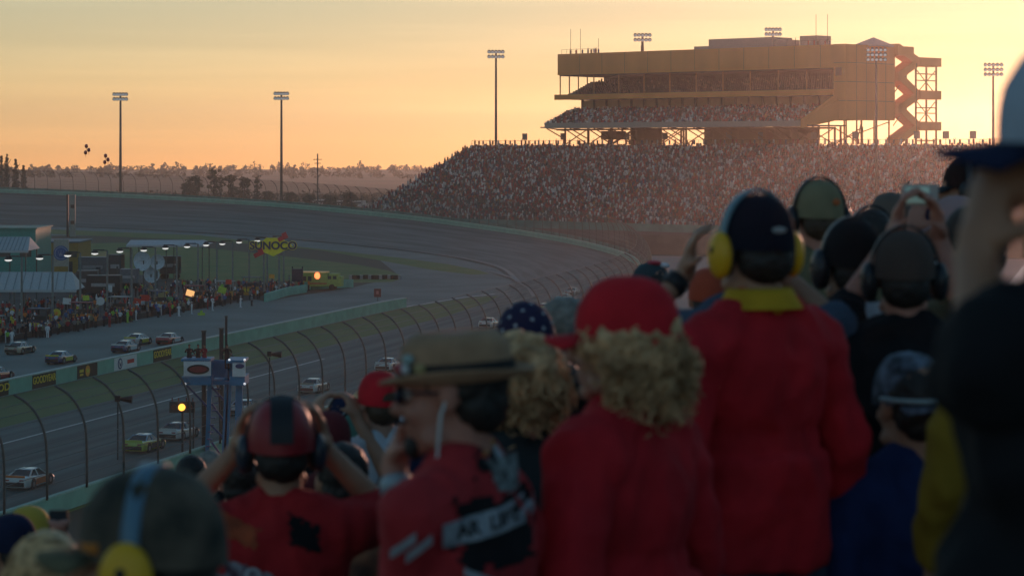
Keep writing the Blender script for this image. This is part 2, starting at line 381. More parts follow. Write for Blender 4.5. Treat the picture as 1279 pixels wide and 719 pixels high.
# ================================================================ FAR GRANDSTAND AND TOWER
E = Vector((.731, -.683, 0)).normalized(); D = Vector((-.683, -.731, 0)).normalized()
F0 = Vector((13.3, 700, 0))
def FS(t, f, z=0): return F0 + E * t + D * f + ZZ * z
RFS = Matrix((E, -D, ZZ)).transposed().to_4x4()                   # local x = along stand, y = back, z up
def fsbox(mb, t0, t1, f0, f1, z0, z1):
    mb.box(FS((t0 + t1) / 2, (f0 + f1) / 2, (z0 + z1) / 2), (abs(t1 - t0), abs(f1 - f0), abs(z1 - z0)), R=RFS.to_3x3())
NR = 46; TOPF, BOTF, TOPZ, BOTZ = 2.0, 46.0, 24.6, 4.4
def rowf(k): return lerp(BOTF, TOPF, k / (NR - 1))
def rowz(k): return lerp(BOTZ, TOPZ, (k / (NR - 1)) ** 1.04)
def tleft(f): return -32.7 - .12 * f
gs = thing('grandstand', 'huge raked grandstand packed with spectators beyond the turn', 'grandstand')
b = MB(); prof = []
for k in range(NR):
    f = rowf(k); z = rowz(k); nf = f - (BOTF - TOPF) / (NR - 1); prof += [(f, z), (nf, z)]
    if k < NR - 1: pass
TR = 175
L_ = [FS(tleft(f), f, z) for f, z in prof]; R_ = [FS(TR, f, z) for f, z in prof]
b.ring([L_, R_], cap=False, closed=False)
k = len(L_); 
b.add([FS(tleft(BOTF), BOTF, 0), FS(TR, BOTF, 0), FS(TR, BOTF, BOTZ), FS(tleft(BOTF), BOTF, BOTZ)], [(0, 1, 2, 3)])
b.add(L_ + [FS(tleft(1), 1, 0), FS(tleft(BOTF), BOTF, 0)], [tuple(range(len(L_) + 2))])
b.add([FS(tleft(1), 1, 0), FS(TR, 1, 0), FS(TR, 1, TOPZ), FS(tleft(1), 1, TOPZ)], [(0, 1, 2, 3)])
b.build('seating_steps', mat('stand_concrete', (.16, .15, .15), .9), gs)
b = MB()
for t_ in range(-34, 175, 3): b.bar(FS(t_, TOPF - 1.2, TOPZ), FS(t_, TOPF - 1.2, TOPZ + 1.6), .08)
b.bar(FS(-34, TOPF - 1.2, TOPZ + 1.6), FS(174, TOPF - 1.2, TOPZ + 1.6), .08)
b.build('rear_railing', DARK, gs)
b = MB()
for t_ in range(-36, 175, 3): b.bar(FS(t_, BOTF + .3, BOTZ), FS(t_, BOTF + .3, BOTZ + 1.1), .08)
for h in (.5, 1.1): b.bar(FS(-38, BOTF + .3, BOTZ + h), FS(174, BOTF + .3, BOTZ + h), .08)
b.build('front_railing', STEEL, gs)
b = MB(); fsbox(b, -38, 175, BOTF + .1, BOTF + .25, 2.6, BOTZ + .2); b.build('front_panel', TEALD, gs)

# spectators ---------------------------------------------------------------
shirt_cols = [(.30, .03, .03), (.22, .025, .03), (.42, .05, .04), (.60, .57, .54), (.80, .78, .75), (.42, .39, .38), (.03, .04, .08), (.02, .02, .025), (.05, .05, .055), (.06, .09, .18), (.14, .10, .07), (.45, .20, .05), (.10, .09, .09), (.30, .10, .09)]
SKIN = mat('skin', (.36, .19, .12), .6, .08, 6)
CROWDM = [mat('crowd_shirt_%s' % n, c, .85, 0) for n, c in zip(('red', 'maroon', 'bright_red', 'pale', 'white', 'grey', 'navy', 'black', 'charcoal', 'blue', 'brown', 'orange', 'dark_grey', 'rose'), shirt_cols)] + [SKIN]
WEI = [16, 12, 8, 10, 9, 9, 8, 9, 8, 6, 6, 3, 8, 7]
rc = random.Random(3)
HEADV = [(.0, 0, .13), (.09, 0, .03), (0, .09, .03), (-.09, 0, .03), (0, -.09, .03), (0, 0, -.12)]
HEADF = [(0, 1, 2), (0, 2, 3), (0, 3, 4), (0, 4, 1), (5, 2, 1), (5, 3, 2), (5, 4, 3), (5, 1, 4)]
def mini(mb, p, h, arms=False, leg=0, wd=1.0):
    """a tiny seated/standing spectator: tapered torso, head (bare or capped), sometimes raised arms; h = height of head centre above p"""
    c = rc.choices(range(14), WEI)[0]; mb.mi = c
    x, y = E, -D; sh = h - .3; a, b2, w0 = .23 * wd, .13 * wd, .17 * wd
    q = [(w0, b2, leg), (a, b2, sh * .8 + leg * .2), (.12, .08, sh)]
    rg = [[p + x * sx * r[0] + y * sy * r[1] + ZZ * r[2] for sx, sy in ((-1, -1), (1, -1), (1, 1), (-1, 1))] for r in q]
    mb.ring(rg)
    mb.mi = 14 if rc.random() < .45 else rc.choices(range(14), WEI)[0]
    mb.add([p + x * v[0] + y * v[1] + ZZ * (v[2] + h) for v in HEADV], HEADF)
    if arms:
        mb.mi = 14
        for s in (-1, 1):
            k_ = rc.uniform(.1, .5); mb.bar(p + x * s * .22 + ZZ * (sh - .05), p + x * s * (.24 + .1 * k_) + ZZ * (sh + k_), .09)
b = MB()
for k in range(NR - 1):
    f = rowf(k) - .4; z = rowz(k); t_ = tleft(f) + .5
    while t_ < 168:
        if rc.random() < .93 and not (abs((t_ + 200) % 22 - 11) < .5 and rc.random() < .9):
            st = rc.random() < .6
            mini(b, FS(t_ + rc.uniform(-.12, .12), f + rc.uniform(-.15, .15), z), rc.uniform(1.3, 1.6) if st else rc.uniform(.95, 1.15), rc.random() < .10)
        t_ += .56
crowd = b.build('spectator_crowd', CROWDM); struct(crowd, 'stuff'); crowd['label'] = 'dense crowd of spectators filling the far grandstand'; crowd['category'] = 'crowd'
# skyline spectators, each an individual
protos = []
for v in range(10):
    q = MB(); mini(q, Vector((0, 0, 0)), rc.uniform(1.55, 1.8), v % 3 == 0, 0, 1.05); o = q.build('person', CROWDM); protos.append(o)
used = set()
for i in range(120):
    src = protos[i % 10]
    if i < 90: t_ = lerp(-32, 150, (i + rc.uniform(-.4, .4)) / 90); f = TOPF - .5; z = TOPZ + .35; lab = 'spectator standing on the skyline in the top row of the far grandstand'; g = 'spectators on the top row of the far grandstand'
    else:
        k = int(lerp(2, NR - 2, (i - 90) / 30)); f = rowf(k) - .4; t_ = tleft(f) + .3 + rc.uniform(-.3, .1); z = rowz(k) + .15; lab = 'spectator at the open left end of a row in the far grandstand'; g = 'spectators at the left end of the far grandstand'
    o = src if src.name not in used else src.copy()
    if o is src: used.add(src.name)
    else: COL.objects.link(o)
    o.location = FS(t_, f, z); tag(o, lab, 'person', g)

# tower building ------------------------------------------------------------
OCH = mat('ochre_render', (.82, .30, .07), .8, .10, .12, detail=9, stretch=(1, 1, .2))
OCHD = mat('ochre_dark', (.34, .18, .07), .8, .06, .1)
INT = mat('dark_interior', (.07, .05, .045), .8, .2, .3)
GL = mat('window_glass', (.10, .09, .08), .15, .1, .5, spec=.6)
PALEW = mat('window_tan', (.50, .36, .20), .7, .1, .4)  # pale tan panes, no emission
SEATD = mat('deck_concrete', (.20, .15, .12), .85)
TW = thing('grandstand_tower', 'ochre suite and press tower raised on steel columns above the far grandstand', 'building')
def part(name, m, fn, parent=TW): q = MB(); fn(q); return q.build(name, m, parent)
TL, TC, DP = 0.0, 102.0, -22.0
def _roof(q):
    fsbox(q, TL, TC, -.3, 0, 45.2, 51.3); fsbox(q, TL, TL + .4, DP, -.32, 45.2, 51.3); fsbox(q, TL, TC, DP - .4, DP, 31.5, 51.3); fsbox(q, TL + .4, TC - .4, DP + .02, -.32, 50.2, 50.6)
part('fascia', OCH, _roof)
def _end(q):
    fsbox(q, 98, TC, -.02, .3, 31.4, 51.34); fsbox(q, TC - .4, TC, DP + .02, -.04, 31.4, 51.3)
    fsbox(q, 97.5, TC - .42, DP + .02, -.34, 31.4, 31.8)
part('end_wall', OCH, _end)
part('upper_deck_floor', SEATD, lambda q: (fsbox(q, TL, 98, DP + .02, -.02, 38.1, 38.5), [fsbox(q, TL + 1 + .0 * k, 97.8, -2.2 - k * 1.1, -1.1 - k * 1.1, 38.5 + .0, 38.9 + k * .42) for k in range(12)]))
for k in range(1, 12): part('panel_joint', OCHD, lambda q: fsbox(q, k * 8.5, k * 8.5 + .14, .004, .03, 45.3, 51.25))
for z in (36.4, 41.4, 46.4): part('panel_joint', OCHD, lambda q: fsbox(q, 98.1, 101.9, .304, .33, z, z + .14)); part('panel_joint', OCHD, lambda q: fsbox(q, 102.004, 102.03, -21.8, -.1, z, z + .14))
for k in range(4): part('panel_joint', OCHD, lambda q: fsbox(q, 102.004, 102.03, -4.6 - k * 4.5, -4.45 - k * 4.5, 31.5, 51.2))
part('ledge', OCH, lambda q: fsbox(q, TL - .5, 98, .02, .9, 38.0, 39.5))
for k in range(10): part('upper_glazing', GL, lambda q: fsbox(q, 4 + k * 9.4, 4 + k * 9.4 + 9.3, -16, -15.9, 39.5, 45.1))
for k in range(11): part('mullion', OCHD, lambda q: fsbox(q, 4 + k * 9.4 - .15, 4 + k * 9.4 + .05, -.9, -.6, 39.5, 45.2))
for k in range(4): part('mullion', OCHD, lambda q: fsbox(q, TL + .1, TL + .35, -1 - 4 * k, -.75 - 4 * k, 39.5, 45.2))
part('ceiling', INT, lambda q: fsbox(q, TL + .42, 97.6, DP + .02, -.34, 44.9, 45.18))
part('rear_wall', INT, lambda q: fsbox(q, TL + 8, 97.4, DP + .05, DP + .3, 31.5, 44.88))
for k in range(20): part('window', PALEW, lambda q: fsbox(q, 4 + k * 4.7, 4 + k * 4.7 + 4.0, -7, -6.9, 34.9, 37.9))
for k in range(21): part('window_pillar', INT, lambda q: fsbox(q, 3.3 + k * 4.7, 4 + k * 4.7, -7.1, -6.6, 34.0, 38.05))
# lower deck
LD = []
for k in range(12): LD += [(9 - k * 1.3, 30.5 + k * .42), (9 - (k + 1) * 1.3, 30.5 + k * .42)]
def _deck(q):
    A = [FS(lerp(-2.0, 3.5, (f + 6.6) / 15.6), f, z) for f, z in LD]; B_ = [FS(97 - (f > 0) * f * .35, f, z) for f, z in LD]
    q.ring([A, B_], cap=False, closed=False)
    q.add(A + [FS(-2, -6.6, 29.8), FS(3.5, 9, 29.8)], [tuple(range(len(A) + 2))])
    fsbox(q, 1, 97, -6.6, 8.6, 29.75, 30.1)
part('lower_deck', SEATD, _deck)
part('deck_parapet', mat('parapet_pale', (.38, .33, .28), .7), lambda q: fsbox(q, 3.3, 94, 9.0, 9.25, 29.7, 31.2))
def _diag(q):                                                     # sloped ochre end panel of the lower deck
    P0 = [(94, 9.4, 29.3), (94, 9.4, 31.4), (98.2, -.2, 38.2), (98.2, -.2, 33.5)]
    A = [FS(*p) for p in P0]; B_ = [FS(p[0] + 1.2, p[1], p[2]) for p in P0]; q.ring([A, B_])
    P1 = [(94, 9.42, 29.3), (94, 9.42, 31.5), (99, .32, 36.6), (99, .32, 31.4)]
    q.ring([[FS(*p) for p in P1], [FS(p[0] + .8, p[1] - .02, p[2]) for p in P1]])
part('raked_end_panel', OCH, _diag)
# columns and cross bracing
for t_ in list(range(3, 102, 9)):
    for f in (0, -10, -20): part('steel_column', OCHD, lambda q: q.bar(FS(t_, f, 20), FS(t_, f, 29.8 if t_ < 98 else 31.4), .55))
def _brc(q):
    for i, t_ in enumerate(range(3, 93, 9)):
        for f in (0, -20):
            if (i * 7 + f) % 4 != 1: q.bar(FS(t_, f, 25), FS(t_ + 9, f, 29.6), .25); q.bar(FS(t_ + 9, f + .3, 25), FS(t_, f + .3, 29.6), .25)
        q.bar(FS(t_, 0, 29), FS(t_, 8.6, 29.9), .3); q.bar(FS(t_, 0, 26.5), FS(t_, 8, 29.6), .25)
    q.bar(FS(0, .3, 29.3), FS(98, .3, 29.3), .5)
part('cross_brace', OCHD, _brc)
for a_ in ((26, 31, -9, -2, 22, 29.7), (52, 72, -12, -3, 22, 29.7), (15, 21, -6, -2, 26.4, 28.9), (76, 84, -12, -3, 22, 29.7)): part('service_room', OCHD, lambda q: fsbox(q, *a_))
part('wall_clock', DARK, lambda q: fsbox(q, 98.8, 100.6, .32, .5, 43, 45.2))
# roof furniture
part('roof_plant', mat('roof_plant', (.30, .28, .26), .7), lambda q: (fsbox(q, 52, 74, -14, -5, 50.6, 54.2), fsbox(q, 73.8, 78, -12, -6, 50.6, 53.4), fsbox(q, 81, 87, -14, -8, 50.6, 54.3), fsbox(q, 46, 52, -10, -6, 50.6, 52.4)))
def _ant(q):
    for t_, f, h in ((3.3, -2, 8), (6.2, -3, 8), (14, -2, 5), (90, -3, 9), (93, -4, 9), (30, -2, 2.5), (84, -2, 3)): q.bar(FS(t_, f, 50.6), FS(t_, f, 50.6 + h), .12)
    for t0, t1 in ((1, 15), (87, 97)):
        for t_ in range(t0, t1, 2): q.bar(FS(t_, -.6, 50.6), FS(t_, -.6, 52.6), .07)
        q.bar(FS(t0, -.6, 52.6), FS(t1, -.6, 52.6), .07)
part('aerial', DARK, _ant)
def _tent(q):
    c = FS(101, -14, 0); pts = [FS(97, -10, 51.4), FS(104, -10, 51.4), FS(104, -19, 51.4), FS(97, -19, 51.4)]; ap = FS(100.5, -14.5, 53.6)
    q.add(pts + [ap] + [p + ZZ * -.4 for p in pts], [(0, 1, 4), (1, 2, 4), (2, 3, 4), (3, 0, 4), (0, 5, 6, 1), (1, 6, 7, 2), (2, 7, 8, 3), (3, 8, 5, 0)])
part('roof_canopy', mat('canopy_grey', (.35, .33, .33), .7), _tent)
# escape stairs on the right-hand end
ST = thing('stair_tower', 'open zigzag escape stair tower on the right end of the ochre building', 'staircase')
OUTF, INF_ = -40.5, -22.3
LV = [47.4, 38.4, 29.9]
for i, z in enumerate(LV):
    q = MB(); fsbox(q, 99, 103, -33, -43.5, z - 1.1, z + 1.3); q.build('landing', OCH, ST)
    q = MB(); ze = z + 4.4 if i else z + 3.4
    for (fa, za, fb, zb) in ((INF_ - 1, z + 5.0 if i else z + 3.4, -33, z), (-33, z, INF_ - .5, z - 4.3)):
        q.add([FS(t_, f, zz) for t_ in (99.2, 102.8) for f, zz in ((fa, za - 1.1), (fb, zb - 1.0), (fb, zb + 1.25), (fa, za + 1.3))], [(0, 1, 2, 3), (7, 6, 5, 4), (0, 4, 5, 1), (1, 5, 6, 2), (2, 6, 7, 3), (3, 7, 4, 0)])
    q.build('stair_flight', OCH, ST)
q = MB(); fsbox(q, 98, 103, -22.5, -30, 48.9, 51.4); q.build('landing', OCH, ST)
q = MB()
for f in (-31.5, -41.5):
    for t_ in (99.4, 102.6): q.bar(FS(t_, f, 20), FS(t_, f, 47), .5)
for z in (44.2, 42.4, 35, 33.5, 26): q.bar(FS(102.6, -31.5, z), FS(102.6, -41.5, z), .3)
for z0, z1 in ((38.5, 45.5), (30, 37)): q.bar(FS(102.6, -31.5, z0), FS(102.6, -41.5, z1), .2); q.bar(FS(102.6, -41.5, z0), FS(102.6, -31.5, z1), .2); q.bar(FS(101, -23, z0), FS(101, -31.5, z1), .2); q.bar(FS(101, -31.5, z0), FS(101, -23, z1), .2)
for t_ in (92, 97, 101): 
    for f in (-6, -14, -21): q.bar(FS(t_, f, 22), FS(t_, f, 31.4), .4)
q.bar(FS(92, -6, 25), FS(101, -21, 31), .25); q.bar(FS(101, -6, 25), FS(92, -21, 31), .25)
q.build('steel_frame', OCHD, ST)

# crowds on the two decks
b = MB()
for k in range(11):
    t_ = 2.5
    while t_ < 95: 
        if rc.random() < .9: mini(b, FS(t_, 9 - k * 1.3 - .8, 30.5 + k * .42), rc.uniform(1.1, 1.7))
        t_ += .6
q2 = MB(); b_l = b
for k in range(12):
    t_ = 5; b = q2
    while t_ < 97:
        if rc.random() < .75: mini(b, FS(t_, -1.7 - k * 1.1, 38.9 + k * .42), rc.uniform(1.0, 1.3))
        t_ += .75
o = struct(b_l.build('spectator_crowd', CROWDM), 'stuff'); o['label'] = 'rows of spectators seated on the lower deck of the ochre tower'; o['category'] = 'crowd'
DKM = [mat('shaded_guest_%d' % i, tuple(.5 * v + .012 for v in c), .9, 0) for i, c in enumerate([(.05, .02, .02), (.03, .02, .02), (.06, .03, .02), (.07, .06, .05), (.09, .08, .07), (.05, .04, .04), (.01, .01, .02), (.01, .01, .01), (.02, .02, .02), (.02, .02, .04), (.03, .02, .02), (.06, .03, .01), (.02, .02, .02), (.04, .02, .02), (.07, .04, .03)])]  # crowd colours darkened to stand in for shade behind the glazing
o = struct(q2.build('spectator_crowd', DKM), 'stuff'); o['label'] = 'rows of guests coloured dark for shade on the upper deck of the ochre tower'; o['category'] = 'crowd'
rr_ = random.Random(5)
for i, t_ in enumerate((3.6, 5.8, 8.2, 10.4, 11.6, 12.7, 13.4, 14.4, 88.5, 90.4, 91.6, 94, 95.5)):
    o = protos[i % 10].copy(); COL.objects.link(o); o.location = FS(t_, -1.6, 51.2); 
    lf = t_ < 50
    tag(o, 'person standing on the %s end of the ochre tower roof' % ('left' if lf else 'right'), 'person', 'people on the %s end of the tower roof' % ('left' if lf else 'right'))

# speaker boxes on masts along the top row
for i, x in enumerate((657, 705, 785, 832, 912, 952, 1018, 1070, 1147, 1183, 1217)):
    t_ = min(range(-300, 1800), key=lambda k: abs(CX + FPX * FS(k / 10, -1).x / FS(k / 10, -1).y - x)) / 10
    r_ = thing('speaker_mast', 'small square speaker box on a mast behind the top row of the far grandstand', 'loudspeaker', FS(t_, -.6, TOPZ), 0, 'speaker masts behind the far grandstand')
    q = MB(); q.bar((0, 0, 0), (0, 0, 1.9), .12); q.build('mast', DARK, r_)
    q = MB(); q.box((0, 0, 2.75), (1.5, .9, 1.9)); q.build('speaker_box', mat('speaker_grey', (.22, .2, .16), .6), r_)

# wall along the road behind the turn
b = MB(); ribwall(b, [G(786, 317), G(900, 318), G(1100, 320), G(1400, 322)], lambda i: Vector((0, 1, 0)), .4, 0, 4.4)
tag(b.build('boundary_wall', mat('brown_wall', (.13, .10, .09), .9, .2, .3)), 'dark brown wall at the foot of the far grandstand', 'wall')
sheet('service_road', [G(770, 352), G(786, 319), G(1100, 323), G(1500, 324), G(1500, 420), G(960, 520), G(840, 500), G(812, 400)], .006, mat('pale_road', (.20, .19, .18), .9))

# ================================================================ LIGHT TOWERS
LAMP = mat('floodlight_lens', (.8, .85, .9), .3, 0, emit=.12)
POLE = mat('pole_steel', (.11, .10, .09), .6, .1, 1)
def tower(x, ytop, Y, base, label, wpx=18, rows_=2, rz=0, grp='floodlight masts'):
    top = PY(x, ytop, Y); s = Y / FPX; hw = wpx * s / 2
    r_ = thing('floodlight_mast', label, 'floodlight mast', (top.x, top.y, base), rz, grp); h = top.z - base
    q = MB(); q.tube([(0, 0, 0), (0, 0, h * .5), (0, 0, h)], [.55 * s / .25, .42 * s / .25, .3 * s / .25], 10); q.build('pole', POLE, r_, smooth=True)
    q = MB()
    for k in range(rows_): z = h - .1 - k * 1.5 * s / .25; q.bar((-hw, 0, z), (hw, 0, z), .2, .2); q.bar((-hw * .5, -.5, z - .3), (hw * .5, -.5, z - .3), .15)
    q.build('crossarm', POLE, r_)
    for k in range(rows_):
        z = h - .1 - k * 1.5 * s / .25; n = 5
        for j in range(n):
            xx = lerp(-hw, hw, j / (n - 1)); c = MB(); c.tube([(xx, .3, z + .35), (xx, -.25, z + .05), (xx, -.6, z - .25)], [.12, .42 * s / .2, .5 * s / .2], 8); hs_ = c.build('lamp_head', POLE, r_)
            c = MB(); c.tube([(xx, -.61, z - .26), (xx, -.66, z - .31)], .4 * s / .2, 8); c.build('lens', LAMP, hs_)
tower(151, 117, 800, 0, 'tall floodlight mast, leftmost, behind the banked turn', 15, 2)
tower(352, 116, 770, 0, 'tall floodlight mast rising beside the utility pole', 15, 2)
tower(620, 64, 760, 0, 'tall floodlight mast rising behind the left end of the far grandstand', 17, 2)
tower(1241, 80, 640, 8, 'tall floodlight mast at the far right edge of the stand', 20, 3)
tower(1095, 61, 560, 0, 'pale floodlight mast in front of the ochre tower end wall', 21, 3)
tower(803, 43, 690, 50.6, 'short floodlight mast on the left half of the tower roof', 18, 2)
tower(966, 36, 665, 50.6, 'short floodlight mast beside the plant boxes on the tower roof', 17, 2)
# utility pole
r_ = thing('utility_pole', 'thin wooden utility pole with short crossarms beyond the turn', 'pole', (-60.7, 750, 0)); h = PY(397, 192, 750).z
q = MB(); q.tube([(0, 0, 0), (0, 0, h)], [.3, .2], 8); q.build('post', POLE, r_)
q = MB(); q.bar((-1.4, 0, h - 1.8), (1.4, 0, h - 1.8), .2); q.bar((-1, 0, h - 3), (1, 0, h - 3), .2); q.build('crossarm', POLE, r_)
# balloons high over the left
for i, (x, y, n) in enumerate(((110, 181, 1), (109, 189, 2), (134, 193, 1), (133, 201, 2))):
    p = PY(x, y, 560); r_ = thing('balloon_cluster', ['single dark red balloon, upper left of the floating four', 'pair of dark red balloons, lower left of the floating four', 'single dark red balloon, upper right of the floating four', 'pair of bright red balloons, lower right of the floating four'][i], 'balloons', p, 0, 'balloons floating over the turn')
    for k in range(n): q = MB(); q.ell((k * .75 - .3, 0, k * .6 - .3), (.42, .42, .5), n=10, m=7); q.tube([(k * .75 - .3, 0, k * .6 - .78), (k * .75 - .3, 0, k * .6 - 1.3)], .04, 4); q.build('balloon', mat('balloon_red', (.30, .02, .03), .4), r_, smooth=True)

# ================================================================ TREES
LEAF = mat('foliage', (.030, .038, .015), .8, .35, 1.2, col2=(.06, .06, .03))
LEAFD = mat('foliage_dark', (.022, .026, .014), .8, .3, 1.0, col2=(.045, .042, .025))
BARK = mat('bark', (.08, .06, .045), .9, .2, 2)
rt = random.Random(11)
def leaves(mb, c, r, n, sz):
    c = Vector(c)
    for _ in range(n):
        d = Vector((rt.gauss(0, 1), rt.gauss(0, 1), rt.gauss(0, 1))).normalized(); p = c + Vector((d.x * r[0], d.y * r[1], d.z * r[2])) * rt.uniform(.35, 1) ** .6
        a = Vector((rt.gauss(0, 1), rt.gauss(0, 1), rt.gauss(0, 1))).normalized() * sz * rt.uniform(.6, 1.3); b_ = a.orthogonal().normalized() * sz * rt.uniform(.5, 1)
        mb.add([p - a, p + b_, p + a, p - b_], [(0, 1, 2, 3)])
def tree(pos, h, wd, label, kind='round', group='trees beyond the turn', n=40, m=LEAF):
    r_ = thing('tree' if kind == 'round' else 'pine_tree', label, 'tree', pos, 0, group)
    q = MB(); q.tube([(0, 0, 0), (.1, 0, h * .4), (0, .1, h * .9)], [h * .03, h * .022, h * .006], 7)
    for k in range(6): a = k * 2.4; z = h * (.35 + .08 * k); q.tube([(0, 0, z), (cos(a) * wd * .35, sin(a) * wd * .35, z + h * .12)], [h * .012, h * .004], 5)
    q.build('trunk', BARK, r_)
    q = MB()
    for k in range(n):
        if kind == 'round':
            a = rt.uniform(0, 6.28); z = rt.uniform(.28, .95); rad = wd * .42 * sqrt(max(0, 1 - ((z - .6) / .45) ** 2)) * rt.uniform(.3, 1)
        else: a = rt.uniform(0, 6.28); z = rt.uniform(.25, .98); rad = wd * .36 * (1.05 - z) * rt.uniform(.0, 1)
        cr = wd * rt.uniform(.10, .19) * (1 if kind == 'round' else 1.15 - z * .8); leaves(q, (cos(a) * rad, sin(a) * rad, z * h), (cr, cr, cr * .8), 42, wd * .035 + .07)
    q.build('crown', m, r_)
def at(x, Y): return (x - CX) / FPX * Y, Y, 0
for x, Y, yt, wpx, lab in ((244, 900, 218, 22, 'low dark tree, leftmost of the clump by the second floodlight mast'), (268, 880, 209, 20, 'tallest dark tree of the clump by the second floodlight mast'),
                      (286, 890, 217, 22, 'broad dark tree right of the tallest one in the clump'), (306, 900, 221, 20, 'small dark tree in the middle of the low clump'), (322, 920, 216, 12, 'thin dark tree at the right end of the low clump'),
                      (335, 870, 238, 16, 'small bush just left of the second floodlight mast foot'), (362, 860, 240, 20, 'bush just right of the second floodlight mast foot'), (388, 850, 243, 18, 'bush at the foot of the utility pole'), (412, 850, 243, 22, 'low wide bush between the utility pole and the far grandstand'), (437, 840, 240, 20, 'bush nearest the left end of the far grandstand'), (233, 900, 226, 14, 'small bush at the left edge of the tree clump')):
    tree(at(x, Y), CZ - (yt - HY) * Y / FPX, wpx * Y / FPX * 1.1, lab)
for x, Y, yt, lab in ((2, 1000, 194, 'tall pointed pine at the left edge of the photo'), (9, 1010, 190, 'tallest pointed pine near the left edge'), (20, 1010, 197, 'pointed pine, third from the left edge'), (-8, 990, 188, 'pointed pine cut by the left edge of the photo'), (30, 1050, 206, 'short pointed pine, fourth from the left edge')):
    tree(at(x, Y), CZ - (yt - HY) * Y / FPX, 7, lab, 'pine', 'pines at the left edge', 60, LEAFD)
# far woods: one mass
q = MB()
for row, (Y0, base, amp) in enumerate(((2560, 5.0, 3), (2300, 5.5, 3.5), (2000, 4.5, 2.5))):
    x = -1500
    while x < 1500:
        Y = Y0 + rt.uniform(-120, 120); hh = base + amp * (noise.noise(Vector((x / 90, row * 9, 0))) + .5 * rt.uniform(-1, 1)); 
        if rt.random() < .10: hh += 3.5
        X = x * Y0 / 3000 * 1.0
        tall = rt.random() < .4
        q.tube([(X, Y, 0), (X, Y, hh * .8)], .25, 3, cap=False)
        leaves(q, (X, Y, hh * .5), (3.2 if tall else 5.0, 5, hh * .5), 30, 1.1)
        if tall: leaves(q, (X, Y, hh * .9), (1.5, 2, hh * .25), 14, 1.0)
        x += rt.uniform(4, 8) * (3000 / Y0)
struct(q.build('far_woods', LEAFD), 'stuff')
q = MB()
for _ in range(1500):
    Y = rt.uniform(820, 1250); X = rt.uniform(-.23, -.03) * Y; r0 = rt.uniform(.6, 1.9); leaves(q, (X, Y, r0 * .5), (r0 * 1.6, r0, r0), 9, .6)
struct(q.build('scrub', mat('scrub_leaf', (.05, .042, .022), .9, col2=(.09, .07, .035))), 'stuff')
# campers parked beyond the turn
CW = mat('camper_white', (.6, .58, .55), .5); 
for i, x in enumerate((64, 78, 96, 118, 128, 146, 163, 181, 190, 205, 216, 228, 262, 352, 372, 400, 428, 446)):
    Y = rt.uniform(930, 1010); X, Y, _ = at(x, Y); s = rt.uniform(.8, 1.1)
    r_ = thing('parked_camper', 'pale camper parked in the field beyond the banked turn', 'camper', (X, Y, 0), rt.uniform(-.5, .5), 'campers parked beyond the turn')
    q = MB(); q.box((0, 0, 1.7 * s), (6.5 * s, 2.3, 2.4 * s)); q.box((3.6 * s, 0, 1.2 * s), (1.4, 2.1, 1.5 * s)); q.build('body', CW, r_)
    q = MB(); q.box((-.5, -1.16, 2.1 * s), (4, .04, .7)); q.box((4 * s, -1.06, 1.5 * s), (.6, .06, .5)); q.build('window', GL, r_)
    q = MB(); [q.tube([(xx, -1.2, .4), (xx, 1.2, .4)], .4, 8) for xx in (-2, 3)]; q.build('wheel', BLACK, r_)
    if i % 3 == 1:
        q = MB(); q.ell((5.0, -1.4, 1.2), .45, n=8, m=6); q.build('lamp', mat('amber_lamp', (1, .45, .12), .4, 0, emit=3), r_)
# ================================================================ CARS
TYRE = mat('tyre', (.02, .02, .02), .8); RIM = mat('wheel_rim', (.3, .3, .3), .4, metal=.6); CARGL = mat('car_glass', (.012, .014, .016), .08, 0, spec=.6)
def paint(n, c): return mat('car_paint_' + n, c, .25, .04, 1.0, coat=.6)
def loft(mb, st, nx=None):
    """st: list of (y, zlo, zhi, halfwidth, tumble)"""
    rings = []
    for y, z0, z1, w_, tw in st:
        rings.append([Vector(p) for p in ((-w_ * .92, y, z0), (-w_, y, z0 + .12), (-w_, y, z0 + (z1 - z0) * .6), (-w_ * (1 - tw * .35), y, z1 - .06), (-w_ * (1 - tw), y, z1), (0, y, z1 + .02),
                                         (w_ * (1 - tw), y, z1), (w_ * (1 - tw * .35), y, z1 - .06), (w_, y, z0 + (z1 - z0) * .6), (w_, y, z0 + .12), (w_ * .92, y, z0))])
    mb.ring(rings)
